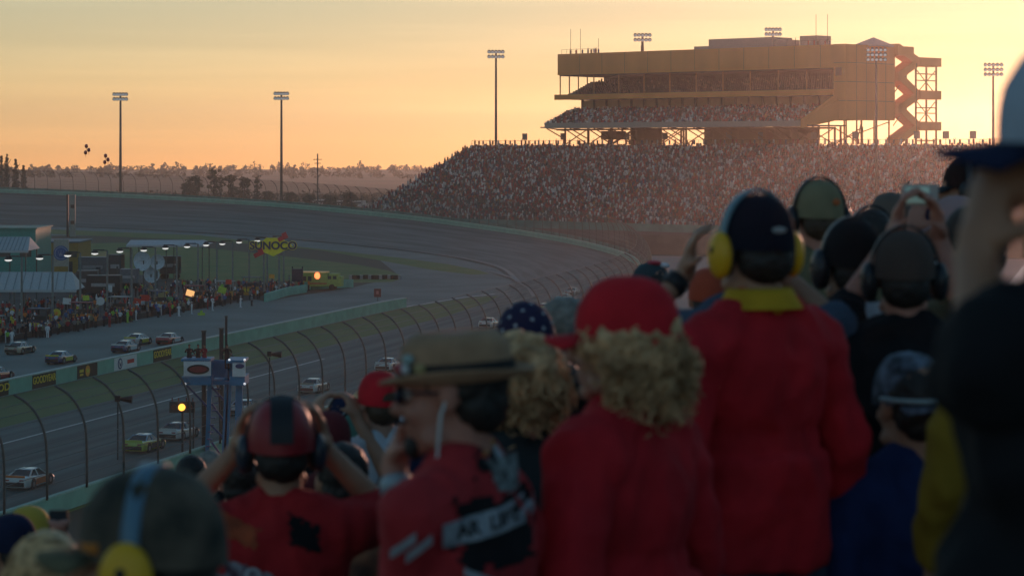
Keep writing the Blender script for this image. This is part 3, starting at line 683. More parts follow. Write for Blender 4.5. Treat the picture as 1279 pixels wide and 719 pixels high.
def car(s_, w_, label, body, roof=None, side=None, num='', ncol=None, grp='race cars on the front straight', dz=0, quarter=None):
    p = SW(s_, w_, dz + .03); c = thing('race_car', label, 'race car', p, -TH + random.uniform(-.02, .02), grp)
    roof = roof or body; side = side or body
    q = MB(); loft(q, [(-2.48, .30, .62, .78, .10), (-2.40, .20, .90, .90, .12), (-1.9, .16, .93, .97, .14), (-1.3, .14, .92, .99, .14), (-.4, .14, .84, .98, .12), (.7, .14, .80, .98, .12), (1.2, .14, .78, .99, .14), (1.9, .13, .70, .97, .16), (2.35, .10, .56, .90, .2), (2.5, .12, .40, .74, .2)])
    bo = q.build('body', body, c, smooth=False)
    for y in (-1.38, 1.42):
        for sx in (-1, 1): q = MB(); q.tube([(sx * .90, y, .36), (sx * 1.0, y, .36)], .42, 14); q.build('wheel_arch', BLACK, bo)
    # greenhouse
    base = [(-1.62, .90), (-1.0, .90), (.35, .84), (1.08, .79)]; topz = [(-.78, 1.24), (-.30, 1.30), (.20, 1.29), (.38, 1.26)]
    A = [Vector((-.80, -1.62, .90)), Vector((.80, -1.62, .90)), Vector((.82, 1.08, .79)), Vector((-.82, 1.08, .79))]
    B_ = [Vector((-.58, -.80, 1.26)), Vector((.58, -.80, 1.26)), Vector((.56, .36, 1.27)), Vector((-.56, .36, 1.27))]
    q = MB(); q.add(B_ + [Vector((-.50, -.6, 1.31)), Vector((.50, -.6, 1.31)), Vector((.48, .2, 1.32)), Vector((-.48, .2, 1.32))], [(0, 1, 5, 4), (1, 2, 6, 5), (2, 3, 7, 6), (3, 0, 4, 7), (4, 5, 6, 7)])
    q.bar(A[0], B_[0], .10); q.bar(A[1], B_[1], .10); q.bar(A[2], B_[2], .08); q.bar(A[3], B_[3], .08)
    for sx in (-1, 1): q.bar((sx * .81, -.35, .86), (sx * .575, -.30, 1.26), .09)
    rf = q.build('roof', roof, c)
    def glass(nm, P): g = MB(); g.add(P, [(0, 1, 2, 3)]); return g.build(nm, CARGL, c)
    glass('rear_window', [A[0], A[1], B_[1], B_[0]]); glass('windscreen', [A[2], A[3], B_[3], B_[2]]); glass('side_window', [A[1], A[2], B_[2], B_[1]]); glass('side_window', [A[3], A[0], B_[0], B_[3]])
    q = MB(); q.box((0, -2.40, .98), (1.55, .06, .15)); q.build('spoiler', side, c)
    q = MB(); q.box((0, -2.50, .44), (1.5, .05, .3)); q.build('rear_bumper', quarter or BLACK, c)
    if quarter or side is not body:
        q = MB()
        for sx in (-1, 1): q.box((sx * .992, .0, .48), (.02, 1.9, .42))
        q.build('door_panel', side if side is not body else quarter, c)
    for y in (-1.38, 1.42):
        for sx in (-1, 1):
            q = MB(); q.tube([(sx * .78, y, .34), (sx * 1.005, y, .34)], .34, 16); wv = q.build('wheel', TYRE, c)
            q = MB(); q.tube([(sx * 1.0, y, .34), (sx * 1.012, y, .34)], .19, 12); q.build('rim', RIM, wv)
    q = MB()
    for sx in (-.55, .55): q.box((sx, -2.47, .72), (.32, .03, .1))
    q.build('tail_light', mat('tail_red', (.3, .02, .02), .3), c)
    if num:
        M = Matrix.Translation((0, -.2, 1.335)) @ Matrix.Rotation(radians(90), 4, 'Z'); text('roof_number', num, .8, ncol or BLACK, M, c, bold=.02)
        M = Matrix.Translation((1.008, .0, .5)) @ Matrix.Rotation(radians(90), 4, 'Z') @ Matrix.Rotation(radians(90), 4, 'X'); text('door_number', num, .5, ncol or BLACK, M, c, bold=.02)
    return c
WHT = paint('white', (.62, .62, .60)); SIL = paint('silver', (.36, .38, .38)); BLK = paint('black', (.02, .02, .022)); NVY = paint('navy', (.03, .05, .13)); YLO = paint('yellow', (.55, .48, .05)); RED = paint('red', (.34, .03, .03)); TAN = paint('tan', (.36, .30, .22)); ORP = paint('orange', (.65, .16, .03)); LIM = paint('lime', (.42, .5, .06)); LBL = paint('pale_blue', (.25, .38, .5)); GRN = paint('dark_green', (.05, .09, .07))
def cpx(x, y): return swof(G(x, y))
def pc(x, y, *a, **k): s_, w_ = cpx(x, y); return car(s_, w_, *a, **k)
pc(37, 607, 'white race car with an orange door, nearest car at the lower left of the track', WHT, quarter=BLK, side=ORP)
pc(181, 562, 'yellow-green race car with a dark rear, partly behind the camouflage cap', LIM, roof=LBL, side=LIM, quarter=BLK)
pc(224, 547, 'white race car under the amber caution lamp', WHT, roof=NVY, side=WHT)
pc(307, 517, 'silver-blue race car behind the blue flag stand legs', SIL, roof=LBL)
pc(393, 489, 'pale race car with dark red rear, alone in mid track', WHT, roof=SIL, quarter=paint('maroon', (.14, .03, .03)), side=TAN)
pc(486, 462, 'white and blue race car above the small red cap', WHT, roof=LBL, side=WHT)
pc(524, 447, 'orange and white race car beside the man in the tan hat', WHT, side=ORP)
pc(612, 409, 'white race car with a red rear window surround behind the fence above the curly hair', WHT, roof=RED)
pc(682, 390, 'pale yellow race car behind the fence by the starred bandana', LIM, roof=WHT)
pc(706, 377, 'white race car just left of the big red cap', WHT, roof=SIL)
pc(716, 369, 'silver race car farthest along the front straight', SIL)
P_G = 'race cars on pit road'
pc(26, 441, 'dark race car with pale rear window, leftmost whole car on pit road', TAN, roof=SIL, side=BLK, grp=P_G, quarter=BLK)
pc(77, 453, 'navy and yellow race car above the first wall adverts', NVY, roof=LBL, side=YLO, grp=P_G)
pc(158, 439, 'navy race car with a pale side, front of the close pair', NVY, roof=SIL, side=WHT, grp=P_G)
pc(173, 430, 'silver and yellow race car just behind the close pair', SIL, roof=WHT, side=YLO, grp=P_G)
pc(213, 429, 'red-tailed race car with pale sides, alone right of the pair', RED, roof=SIL, side=WHT, grp=P_G)
pc(-4, 474, 'red race car cut by the left edge beside the inside wall', RED, roof=SIL, grp=P_G)

# ================================================================ FLAG STAND
BLUE = mat('steel_blue', (.0, .17, .33), .5, .1, 1); BLUED = mat('banner_blue', (.03, .13, .27), .6)
fs_ = thing('flag_stand', 'blue steel flag stand with white oval-logo banners over the near wall', 'flag stand', SW(172.5, 66.8, 0), 0)
def lp(x, y, Y=183.5):
    p = PY(x, y, Y) - fs_.location; return p
def lbox(mb, x0, x1, y0, y1, Y0, Y1):
    a = lp(x0, y0, (Y0 + Y1) / 2); c = lp(x1, y1, (Y0 + Y1) / 2); mb.box(((a.x + c.x) / 2, a.y, (a.z + c.z) / 2), (abs(c.x - a.x), Y1 - Y0, abs(a.z - c.z)))
q = MB(); lbox(q, 229, 266, 469, 479, 182, 184); q.build('left_deck', BLUE, fs_)
q = MB(); lbox(q, 290, 309, 468, 479, 182, 185); lbox(q, 266, 290, 473, 478, 183, 186); q.build('right_deck', BLUE, fs_)
def banner(x0, x1, y0, y1, ox, oy, ow, oh, oc):
    q = MB(); lbox(q, x0, x1, y0, y1, 181.8, 181.9); bn = q.build('banner', WHITE, fs_)
    a = lp(ox, oy, 181.7); k = 181.7 / FPX; q = MB(); q.T = Matrix.Translation(a) @ Matrix.Diagonal((ow * k, 1, oh * k, 1)); q.tube([(0, .05, 0), (0, 0, 0)], .5, 20); o1 = q.build('oval_logo', oc, bn)
    q = MB(); q.T = Matrix.Translation(a + Vector((0, -.03, 0))) @ Matrix.Diagonal((ow * k * .8, 1, oh * k * .66, 1)); q.tube([(0, .02, 0), (0, 0, 0)], .5, 20); q.build('oval_centre', mat('logo_red', (.22, .04, .04)) if oc is BLACK else oc, o1)
banner(230, 264, 450, 469, 248, 461, 28, 12, BLACK); banner(291, 307, 452, 470, 300, 457, 11, 6, NAVY)
q = MB(); lbox(q, 229, 266, 446.5, 449.5, 181.8, 184); lbox(q, 286, 308, 447.5, 451, 181.8, 185); lbox(q, 266, 289, 449, 471, 184.5, 184.7); q.build('handrail', BLUE, fs_)
for x0, x1 in ((264, 258), (289, 281), (285, 279), (300, 297)):
    q = MB(); q.bar(lp(x0, 448), lp(x1, 600), .32 if x0 != 300 else .5); q.build('leg', BLUE, fs_)
q = MB(); [q.bar(lp(262 + 3 * (k % 2), 480 + 24 * k), lp(285 - 3 * (k % 2), 504 + 24 * k), .15) for k in range(5)]; q.bar(lp(233, 480), lp(262, 510), .15); q.build('brace', NAVY, fs_)
q = MB(); [q.bar(lp(270 - 1.5 * k, 485 + k * 9, 183), lp(276 - 1.5 * k, 485 + k * 9, 183), .5, .06) for k in range(12)]; q.build('ladder', NAVY, fs_)
for x, y in ((232, 479), (306, 479), (306, 449), (287, 449)):
    q = MB(); q.ell(lp(x, y, 181.5), .09, n=8, m=6); q.build('edge_lamp', mat('small_lamp', (.8, .85, .9), .3, emit=.5), fs_)
for i, (x, yt, lab) in enumerate(((255, 414, 'tall dark pole in front of the left flag stand banner'), (277, 411, 'shorter dark pole between the flag stand decks'), (283, 396, 'thin tall pole behind the flag stand'))):
    p = SW(176 + i, 66.9); Y = p.y; r_ = thing('marker_pole', lab, 'pole', (PY(x, 0, Y).x, Y, 0), 0, 'poles beside the flag stand'); h = PY(x, yt, Y).z
    q = MB(); q.tube([(0, 0, 0), (0, 0, h)], .17 if i < 2 else .1, 8); q.build('post', DARK, r_)
    q = MB(); q.tube([(0, 0, h), (0, 0, h + .12)], .22 if i < 2 else .13, 8); q.build('post_cap', STEEL, r_)
# caution light board
cl = thing('caution_light', 'dark signal board with one glowing amber lamp above the white race car', 'signal light', PY(228, 508, 186))
q = MB(); q.box((0, 0, 0), (1.95, .3, .85)); q.build('board', DARK, cl)
q = MB(); q.tube([(0, -.16, 0), (0, -.26, 0)], .27, 16); q.build('amber_lamp', mat('amber_lens', (1, .42, .05), .4, 0, emit=2.2), cl)
q = MB(); [q.tube([(x, -.16, 0), (x, -.24, 0)], .22, 12) for x in (-.62, .62)]; q.build('unlit_lamp', mat('dim_lens', (.12, .03, .02), .3), cl)
q = MB(); q.bar((0, .2, .4), (0, .2, -6.5), .16); q.bar((.85, .2, .4), (.85, .2, -6.5), .12); q.build('support_post', DARK, cl)
q = MB(); [q.bar((x, .2, .42), (x, .2, .7), .08) for x in (-.8, -.3, .3, .8)]; q.build('bracket', mat('bracket_red', (.25, .05, .04)), cl)

# ================================================================ SMALL PEOPLE (pit road, flag stand)
TRO = mat('trousers_dark', (.03, .03, .035), .9, 0); HAIRD = mat('hair_dark', (.02, .015, .012), .8, 0)
rp_ = random.Random(21)
def small_person(name, cols, pose=0):
    """low detail but whole figure: legs, tapered torso, arms, neck, head, cap - one mesh with its own material slots"""
    sh, tr_, cp = cols; q = MB(); q.mi = 1
    for sx in (-1, 1): q.tube([(sx * .10, 0, .0), (sx * .10, .02, .45), (sx * .09, 0, .9)], [.065, .075, .11], 6); q.box((sx * .10, -.05, .04), (.1, .26, .08))
    q.mi = 0; q.ring([[Vector((cos(k * pi / 4) * rx, sin(k * pi / 4) * ry, z)) for k in range(8)] for z, rx, ry in ((.86, .17, .12), (1.05, .16, .11), (1.3, .21, .13), (1.42, .19, .11), (1.48, .08, .07))])
    P = {0: ((.27, .02, 1.12), (.28, -.08, .88)), 1: ((.29, -.1, 1.2), (.16, -.3, 1.3)), 2: ((.34, 0, 1.6), (.25, -.05, 1.85)), 3: ((.36, .05, 1.2), (.28, -.15, 1.05))}[pose]
    for sx in (-1, 1):
        e = Vector((sx * P[0][0], P[0][1], P[0][2])); h = Vector((sx * P[1][0], P[1][1], P[1][2])); q.mi = 0; q.tube([(sx * .19, 0, 1.40), e], [.07, .055], 6); q.tube([e, h], [.052, .04], 6)
        q.mi = 3; q.ell(h, .05, n=6, m=4)
    q.mi = 3; q.tube([(0, 0, 1.45), (0, 0, 1.56)], .055, 6); q.ell((0, -.01, 1.64), (.08, .10, .12), n=8, m=6)
    q.mi = 2; q.ell((0, .01, 1.69), (.088, .105, .085), n=8, m=6); q.box((0, -.12, 1.67), (.13, .1, .02))
    return q.build(name, [sh, tr_, cp, SKIN])
def cm(n, c): return mat('cloth_' + n, c, .85, .05)
CL = {'dark red': cm('dark_red', (.30, .02, .03)), 'bright red': cm('bright_red', (.55, .04, .03)), 'white': cm('white', (.7, .72, .74)), 'black': cm('black', (.015, .015, .018)), 'lime green': cm('lime', (.25, .55, .08)),
      'navy': cm('navy', (.02, .03, .09)), 'orange': cm('orange', (.65, .2, .04)), 'khaki': cm('khaki', (.24, .22, .15)), 'yellow': cm('yellow', (.6, .5, .05)), 'grey': cm('grey', (.18, .19, .2)), 'blue': cm('blue', (.05, .14, .34))}
SP = {}
def put_person(p, rz, col, pose, lab, grp, cap=None, sc=1.0):
    k = (col, pose, cap)
    if k not in SP:
        o = small_person('person', (CL[col], CL['white'] if col == 'white' else (CL[col] if col in ('dark red', 'lime green') else TRO), CL[cap] if cap else HAIRD), pose); SP[k] = o
    else: o = SP[k].copy(); COL.objects.link(o)
    o.location = p; o.rotation_euler = (0, 0, rz); o.scale = (sc,) * 3; return tag(o, lab, 'person', grp)
PITG = {'dark red': 'crew members in dark red suits along the pit stalls', 'black': 'people in black in the pit crowd', 'white': 'crew members in white suits along the pit stalls', 'navy': 'people in navy in the pit crowd', 'khaki': 'people in khaki in the pit crowd', 'grey': 'people in grey in the pit crowd', 'bright red': 'crew members in bright red shirts in the pit crowd', 'orange': 'people in orange in the pit crowd', 'yellow': 'people in yellow in the pit crowd', 'blue': 'people in blue in the pit crowd'}
def pit_lab(c): return {'dark red': 'crew member in a dark red suit among the pit stalls', 'white': 'crew member in a white suit among the pit stalls', 'bright red': 'crew member in a bright red shirt in the pit crowd'}.get(c, 'person wearing %s in the crowd behind the pit stalls' % c)
for i in range(165):
    s_ = rp_.uniform(225, 388); band = rp_.random()
    right = s_ > 330
    c = rp_.choices(['dark red', 'black', 'white', 'navy', 'khaki', 'grey', 'bright red', 'orange', 'yellow', 'blue'], [22 if right else 7, 14, 8, 8, 5, 8, 7, 3, 3, 4])[0]
    w_ = rp_.uniform(131.2, 133.8) if band < .30 else (rp_.uniform(135, 140) if band < .75 else rp_.uniform(140, 152))
    z = .9 if (134.9 < w_ < 137 and rp_.random() < .3) else 0
    put_person(SW(s_, w_, .02 + z), rp_.uniform(-1, 1) + pi * .4, c, rp_.choice([0, 0, 1, 3, 2]), pit_lab(c), PITG[c], rp_.choice([None, 'white', 'black', 'bright red', c]), rp_.uniform(.95, 1.08))
for x, y, c, lab in ((98, 414, 'khaki', 'crew member in khaki standing at the edge of pit road'), (160, 403, 'lime green', 'crew member in a lime green suit, lower of the pair on pit road'), (165, 400, 'lime green', 'crew member in a lime green suit, upper of the pair on pit road'), (278, 366, 'lime green', 'person in a lime vest standing high above the pit stalls'),
                    (224, 395, 'white', 'crew member in white walking at the edge of pit road'), (266, 388, 'white', 'crew member in white crouched beside the tyre at the pit edge'), (301, 384, 'white', 'crew member in white farthest out on pit road'), (315, 382, 'grey', 'crew member in grey beside the white-suited one on pit road'), (240, 392, 'white', 'second crew member in white beside the pale equipment cart')):
    put_person(G(x, y) + ZZ * .02, rp_.uniform(1, 2.5), c, rp_.choice([0, 1, 3]), lab, 'crew members standing out on pit road', 'white')
for i, (x, y, c, po, lab) in enumerate(((237, 445, 'black', 1, 'official in black leaning at the left end of the flag stand'), (248, 445, 'black', 3, 'official in black at the middle of the left flag stand deck'), (256, 446, 'dark red', 1, 'official in dark red beside the tall pole on the flag stand'), (284, 447, 'black', 3, 'official in black holding a dark coat on the right flag stand deck'))):
    p = PY(x, y, 183); p.z = PY(0, 460, 183).z; put_person(p, rp_.uniform(-.6, .6), c, po, lab, 'officials on the flag stand', 'black', 1.05)

q = MB()                                                       # the packed crowd behind, too many to count
for i in range(700):
    s_ = rp_.uniform(222, 390); w_ = rp_.uniform(135, 158) if i % 3 else rp_.uniform(132.5, 136); cI = rp_.choices(range(11), [8, 4, 5, 12, 2, 8, 3, 5, 2, 8, 5])[0]; p = SW(s_, w_, .02); hh = rp_.uniform(1.6, 1.85); a = rp_.uniform(0, 3); q.T = Matrix.Translation(p) @ Matrix.Rotation(a, 4, 'Z') @ Matrix.Scale(hh / 1.75, 4)
    q.mi = 11; q.tube([(-.1, 0, 0), (-.09, 0, .9)], [.07, .11], 5); q.tube([(.1, 0, 0), (.09, 0, .9)], [.07, .11], 5)
    q.mi = cI; q.ring([[Vector((cos(k * pi / 3) * rx, sin(k * pi / 3) * ry, z)) for k in range(6)] for z, rx, ry in ((.86, .18, .13), (1.3, .23, .15), (1.46, .16, .1))]); [q.tube([(sx * .22, 0, 1.4), (sx * .3, -.05, 1.1), (sx * .2, -.25, 1.15)], [.06, .05, .045], 5) for sx in (-1, 1)]
    q.mi = 12 if i % 2 else rp_.choice((2, 3, 6, 11)); q.ell((0, 0, 1.62), (.09, .11, .13), n=6, m=5)
o = struct(q.build('pit_crowd', [CL[c] for c in ('dark red', 'bright red', 'white', 'black', 'lime green', 'navy', 'orange', 'khaki', 'yellow', 'grey', 'blue')] + [TRO, SKIN]), 'stuff'); o['label'] = 'packed crowd of crews and guests behind the pit stalls'; o['category'] = 'crowd'

# ================================================================ PIT EQUIPMENT
def canopy(x0, x1, yt, yb, Y, dep, label, m, stripes=False, base=0):
    a = PY(x0, yt, Y); c = PY(x1, yb, Y); wd = c.x - a.x; zt = a.z; ze = c.z
    r_ = thing('canopy_tent', label, 'canopy', ((a.x + c.x) / 2, Y, 0), 0)
    q = MB(); hw = wd / 2
    q.add([(-hw, 0, ze), (hw, 0, ze), (hw * .86, dep * .5, zt), (-hw, dep * .5, zt), (hw, dep, ze), (-hw, dep, ze)], [(0, 1, 2, 3), (3, 2, 4, 5), (1, 4, 2)]); q.box((0, .02, ze - .15), (wd, .06, .34)); q.build('roof', m, r_)
    if stripes:
        q = MB()
        for k in range(14): x = lerp(-hw * .97, hw * .8, k / 13); q.bar((x, -.02, ze + .05), (x * .96, dep * .5 - .02, zt + .04), .16, .03)
        q.build('roof_seam', mat('seam_grey', (.25, .3, .32)), r_)
    for x in (-hw * .9, 0, hw * .9):
        for y in (.2, dep - .2): q = MB(); q.bar((x, y, base), (x, y, ze), .16); q.build('post', STEEL, r_)
    return r_
CANW = mat('canopy_white', (.42, .46, .48), .7, .05)
canopy(-40, 36, 297, 313, 372, 9, 'striped white canopy at the left edge above the suite balcony', CANW, True)
canopy(-60, 96, 341, 362, 352, 7, 'wide white canopy roof low at the left edge of the pits', CANW, True)
canopy(158, 258, 301, 306, 425, 10, 'long flat white canopy behind the pit lamps', mat('canopy_pale', (.5, .48, .5), .7))
def block(name, cat, lab, x0, x1, yt, Y, dep, m, trim=None, tm=None, windows=0, wm=None):
    a = PY(x0, yt, Y); c = PY(x1, yt, Y); r_ = thing(name, lab, cat, ((a.x + c.x) / 2, Y, 0)); wd = c.x - a.x; h = a.z
    q = MB(); q.box((0, dep / 2, h / 2), (wd, dep, h)); q.build('wall', m, r_)
    if trim: q = MB(); q.box((0, dep / 2, h + .1), (wd + .6, dep + .6, .25)); q.build('roof', tm, r_)
    for k in range(windows):
        q = MB(); q.box((lerp(-wd * .38, wd * .38, k / max(1, windows - 1)), -.02, h * .62), (wd / windows * .55, .08, h * .2)); q.build('window', wm or GL, r_)
    q = MB(); q.box((wd * .3, -.03, 1.1), (1.1, .08, 2.2)); q.build('door', DARK, r_)
    return r_
block('suite_building', 'building', 'bright teal suite building behind the striped canopy', -60, 45, 286, 415, 14, mat('teal_wall', (.05, .27, .23), .6), True, TEALD, 4)
block('garage_building', 'building', 'ochre building with a blue-grey roof right of the teal building', 46, 98, 303, 462, 14, mat('ochre_wall', (.32, .20, .05), .8), True, mat('blue_grey_roof', (.09, .13, .17), .6), 3)
for x0, x1, yt, Y, m, lab in ((98, 134, 321, 430, 'trailer_grey', 'grey transporter trailer behind the pit stalls, left of the pair'), (136, 152, 318, 425, 'trailer_dark', 'short dark transporter behind the fourth pit lamp'), (96, 122, 338, 392, 'trailer_dark', 'dark low equipment trailer below the grey transporter'), (108, 150, 344, 382, 'trailer_black', 'black pit equipment trailer with a white hatch'), (200, 226, 320, 440, 'trailer_dark', 'dark transporter between two pit lamps'), (150, 172, 336, 410, 'trailer_grey', 'grey van-sized trailer near the white domes')):
    cdict = {'trailer_grey': (.12, .14, .16), 'trailer_dark': (.045, .05, .055), 'trailer_black': (.02, .022, .024)}
    a = PY(x0, yt, Y); c = PY(x1, yt, Y); wd = c.x - a.x; h = a.z; r_ = thing('trailer', lab, 'trailer', ((a.x + c.x) / 2, Y, 0), rp_.uniform(-.1, .1), 'transporters in the paddock')
    q = MB(); q.box((0, 1.3, h * .5 + .5), (wd, 2.6, h - 1.0)); q.build('body', mat(m, cdict[m], .5), r_)
    q = MB(); [q.tube([(x, 0, .5), (x, 2.6, .5)], .48, 10) for x in (-wd * .36, -wd * .2, wd * .34)]; q.build('wheel', TYRE, r_)
    q = MB(); q.box((0, -.03, h * .6), (wd * .7, .04, h * .14)); q.build('side_stripe', mat('stripe_pale', (.3, .32, .33)), r_)
    q = MB(); q.box((wd * .2, -.06, h * .45), (wd * .16, .04, h * .3)); q.build('hatch', WHITE if 'hatch' in lab else STEEL, r_)
# white domes (satellite dishes)
for x, y, r in ((178, 326, 1.7), (197, 327, 1.3), (190, 343, 1.4)):
    p = PY(x, y, 415); r_ = thing('satellite_dish', {178: 'large pale blue satellite dish behind the pit lamps', 197: 'smaller pale satellite dish right of the large one', 190: 'low white satellite dish nearer the pit crowd'}[x], 'satellite dish', (p.x, p.y, 0), rp_.uniform(-.4, .4), 'satellite dishes in the paddock')
    q = MB(); q.tube([(0, .6, p.z), (0, .45, p.z), (0, .15, p.z), (0, 0, p.z)], [.1, r * .5, r * .85, r], 16, cap=False); q.build('dish', mat('dish_white', (.5, .56, .6), .5), r_, smooth=True)
    q = MB(); q.bar((0, .6, 0), (0, .6, p.z), .2); q.bar((0, .5, p.z), (0, -.9, p.z + .1), .06); q.build('stand', STEEL, r_)
# sign with round blue logo
sg = thing('logo_sign', 'tall pale sign with a round blue logo beside the ochre building', 'sign', (PY(77, 0, 398).x, 398, 0))
k = 398 / FPX; zt = PY(0, 299, 398).z
q = MB(); q.box((0, 0, zt / 2 + 1.2), (19 * k, .3, zt - 2.4)); q.build('sign_panel', mat('sign_pale', (.34, .33, .28), .7), sg)
q = MB(); zc = PY(0, 316, 398).z; q.tube([(0, -.16, zc), (0, -.24, zc)], 9.3 * k, 24); lg = q.build('round_logo', mat('logo_blue', (.03, .10, .28), .5), sg)
q = MB(); q.tube([(0, -.24, zc), (0, -.26, zc)], 7.8 * k, 24); q.build('logo_ring', mat('logo_pale', (.35, .4, .5)), lg)
q = MB(); q.tube([(0, -.26, zc), (0, -.28, zc)], 7.0 * k, 24); q.build('logo_centre', mat('logo_blue', (.03, .10, .28)), lg)
q = MB()
for xa, ya, xb, yb in ((-.55, .5, -.2, -.5), (-.2, -.5, 0, .1), (0, .1, .2, -.5), (.2, -.5, .55, .5), (-.2, .55, 0, .2), (0, .2, .2, .55)): q.bar((xa * 7 * k * .95, -.3, zc + ya * 7 * k), (xb * 7 * k * .95, -.3, zc + yb * 7 * k), .13, .03)
q.build('emblem', mat('logo_pale', (.35, .4, .5)), lg)
q = MB(); q.box((0, -.17, PY(0, 338, 398).z), (17 * k, .06, 1.4)); q.build('lower_panel', mat('ochre_wall', (.32, .20, .05)), sg)
q = MB(); q.bar((-1, 0, 0), (-1, 0, 2), .2); q.bar((1, 0, 0), (1, 0, 2), .2); q.build('leg', STEEL, sg)
# pit lamps
LL = [(-24, 326), (11, 324), (50, 322), (85, 318.5), (119, 316), (150, 313.5), (180, 312), (207, 309.5), (234, 307.5), (258, 305.5), (278, 304), (299, 302), (322, 300), (343, 298)]
ORD = ['first', 'second', 'third', 'fourth', 'fifth', 'sixth', 'seventh', 'eighth', 'ninth', 'tenth', 'eleventh', 'twelfth', 'thirteenth', 'fourteenth']
LENS = mat('pit_lamp_lens', (.95, .95, .9), .4, 0, emit=.5)
for i, (x, y) in enumerate(LL):
    s_ = min(range(2000, 4600), key=lambda k: abs(CX + FPX * SW(k / 10, 140).x / SW(k / 10, 140).y - x)) / 10; p = SW(s_, 140); h = PY(x, y, p.y).z
    pole_x = PY(x + 17 - i * .4, 0, p.y + 1.2).x - p.x
    r_ = thing('pit_lamp', 'tall pit road lamp with a glowing dish, %s from the left' % ORD[i], 'lamp', p, 0, 'lamps along the pit stalls')
    q = MB(); q.tube([(pole_x, 1.2, 0), (pole_x, 1.2, h + .3)], [.17, .13], 8); q.build('pole', mat('lamp_pole_grey', (.16, .19, .19), .6), r_)
    q = MB(); q.bar((pole_x, 1.2, h + .3), (0, 0, h + .42), .1); q.box((.55, .1, h + .42), (1.6, .4, .16)); q.build('arm', DARK, r_)
    q = MB(); q.tube([(0, 0, h + .45), (0, 0, h + .3), (0, 0, h)], [.12, .35, .62], 14, cap=False); sh_ = q.build('lamp_shade', DARK, r_)
    q = MB(); q.ell((0, 0, h + .0), (.52, .52, .26), n=12, m=6); q.build('lens', LENS, r_)
# pit boxes: tool carts with seats and small roofs
for i, s_ in enumerate((236, 248, 262, 276, 290, 303, 316, 330, 344, 357, 369)):
    lab = 'team pit box cart with tyre rack, %s from the left behind the stall wall' % ORD[i]
    r_ = thing('pit_cart', lab, 'cart', SW(s_, 137.3), -TH, 'pit box carts behind the stall wall'); cc = rp_.choice([(.16, .02, .03), (.03, .04, .1), (.03, .03, .03), (.3, .31, .3), (.5, .25, .03)])
    bm_ = mat('cart_%d' % i, cc, .5)
    q = MB(); q.box((0, 0, .75), (2.6, 1.4, 1.3)); q.build('cabinet', bm_, r_)
    q = MB(); q.box((0, .2, 1.8), (2.4, .1, .5)); q.box((0, 0, 1.5), (2.5, 1.3, .08)); q.build('seat', DARK, r_)
    q = MB(); q.box((0, 0, 3.0), (2.9, 1.8, .1)); [q.bar((x, y, 1.4), (x, y, 3.0), .06) for x in (-1.2, 1.2) for y in (-.6, .6)]; q.build('roof', mat('cart_roof_%d' % (i % 3), [(.3, .32, .33), (.05, .06, .1), (.25, .04, .04)][i % 3], .6), r_)
    for k in range(2): q = MB(); q.tube([(1.7 + k * .75, -.2, .36), (1.7 + k * .75, .2, .36)], .35, 14); q.build('tyre', TYRE, r_)
    q = MB(); q.box((-.2, -.72, .9), (1.6, .03, .5)); q.build('panel', WHITE if i % 2 else YEL, r_)
# number boards and signs held over the pit wall
BO = [(71, 391, .95, 'yellow', 'large round yellow pit board'), (64, 396, .7, 'lime', 'round lime pit board under the large yellow one'), (60, 408, .7, 'yellow', 'round yellow pit board left of a matching one'), (67, 409, .6, 'yellow', 'round yellow pit board right of a matching one'), (108, 372, .75, 'lime', 'lime pit board raised high by the black trailer'),
      (252, 392, .8, 'lime', 'lime cross-shaped pit board at the edge of pit road'), (182, 372, .9, 'red', 'red flag-like pit board beside the lime suits'), (172, 376, .8, 'red', 'red pit board left of the red flag-like one'), (103, 404, 1.0, 'red', 'large red pit board in the crowd by the khaki crew member'), (1, 403, 1.0, 'red', 'red-orange pit board at the left edge of the photo'), (238, 366, .9, 'glow', 'glowing orange square screen in the pit crowd'), (203, 369, .85, 'khaki', 'pale square board in the pit crowd'), (212, 374, .8, 'green', 'green square board beside the pale one'),
      (126, 376, .9, 'white', 'white disc leaning in the pit crowd'), (84, 376, .9, 'white', 'pale oblong board in the pit crowd'), (278, 362, .9, 'lime', 'tall lime board above the pit crowd'), (286, 352, .7, 'red', 'small red flag over the middle pit stalls'), (340, 345, .6, 'orange', 'small orange pit board below the yellow hexagonal sign'), (249, 372, .6, 'orange', 'small orange pit board beside the glowing screen')]
BC = {'yellow': YEL, 'lime': mat('board_lime', (.45, .60, .06), .5), 'red': mat('board_red', (.6, .04, .02), .5), 'glow': mat('screen_glow', (1, .5, .18), .4, 0, emit=.6), 'khaki': mat('board_khaki', (.42, .38, .2), .6), 'green': mat('board_green', (.12, .4, .16), .6), 'white': WHITE, 'orange': ORG}
for x, y, r, c, lab in BO:
    Y = (G(x, 412 - x * .12)).y if x != 252 else 345; p = PY(x, y, Y); r_ = thing('pit_board', lab, 'board', p, rp_.uniform(-.3, .3), 'coloured boards held up along pit road'); r *= Y / 320
    q = MB()
    if 'round' in lab or 'disc' in lab: q.tube([(0, .04, 0), (0, -.04, 0)], r * .62, 18)
    elif 'cross' in lab: q.box((0, 0, 0), (r * 1.2, .06, r * .4)); q.box((0, .002, 0), (r * .4, .05, r * 1.2))
    else: q.box((0, 0, 0), (r * 1.2, .08, r * .9), R=Matrix.Rotation(rp_.uniform(-.3, .3), 3, 'Y'))
    q.build('face', BC[c], r_)
    if 'yellow' in c: q = MB(); q.tube([(0, -.05, 0), (0, -.07, 0)], r * .24, 12); q.build('emblem', ORG, r_)
    q = MB(); q.bar((0, .06, 0), (0, .06, -p.z + .1), .05); q.build('stick', DARK, r_)
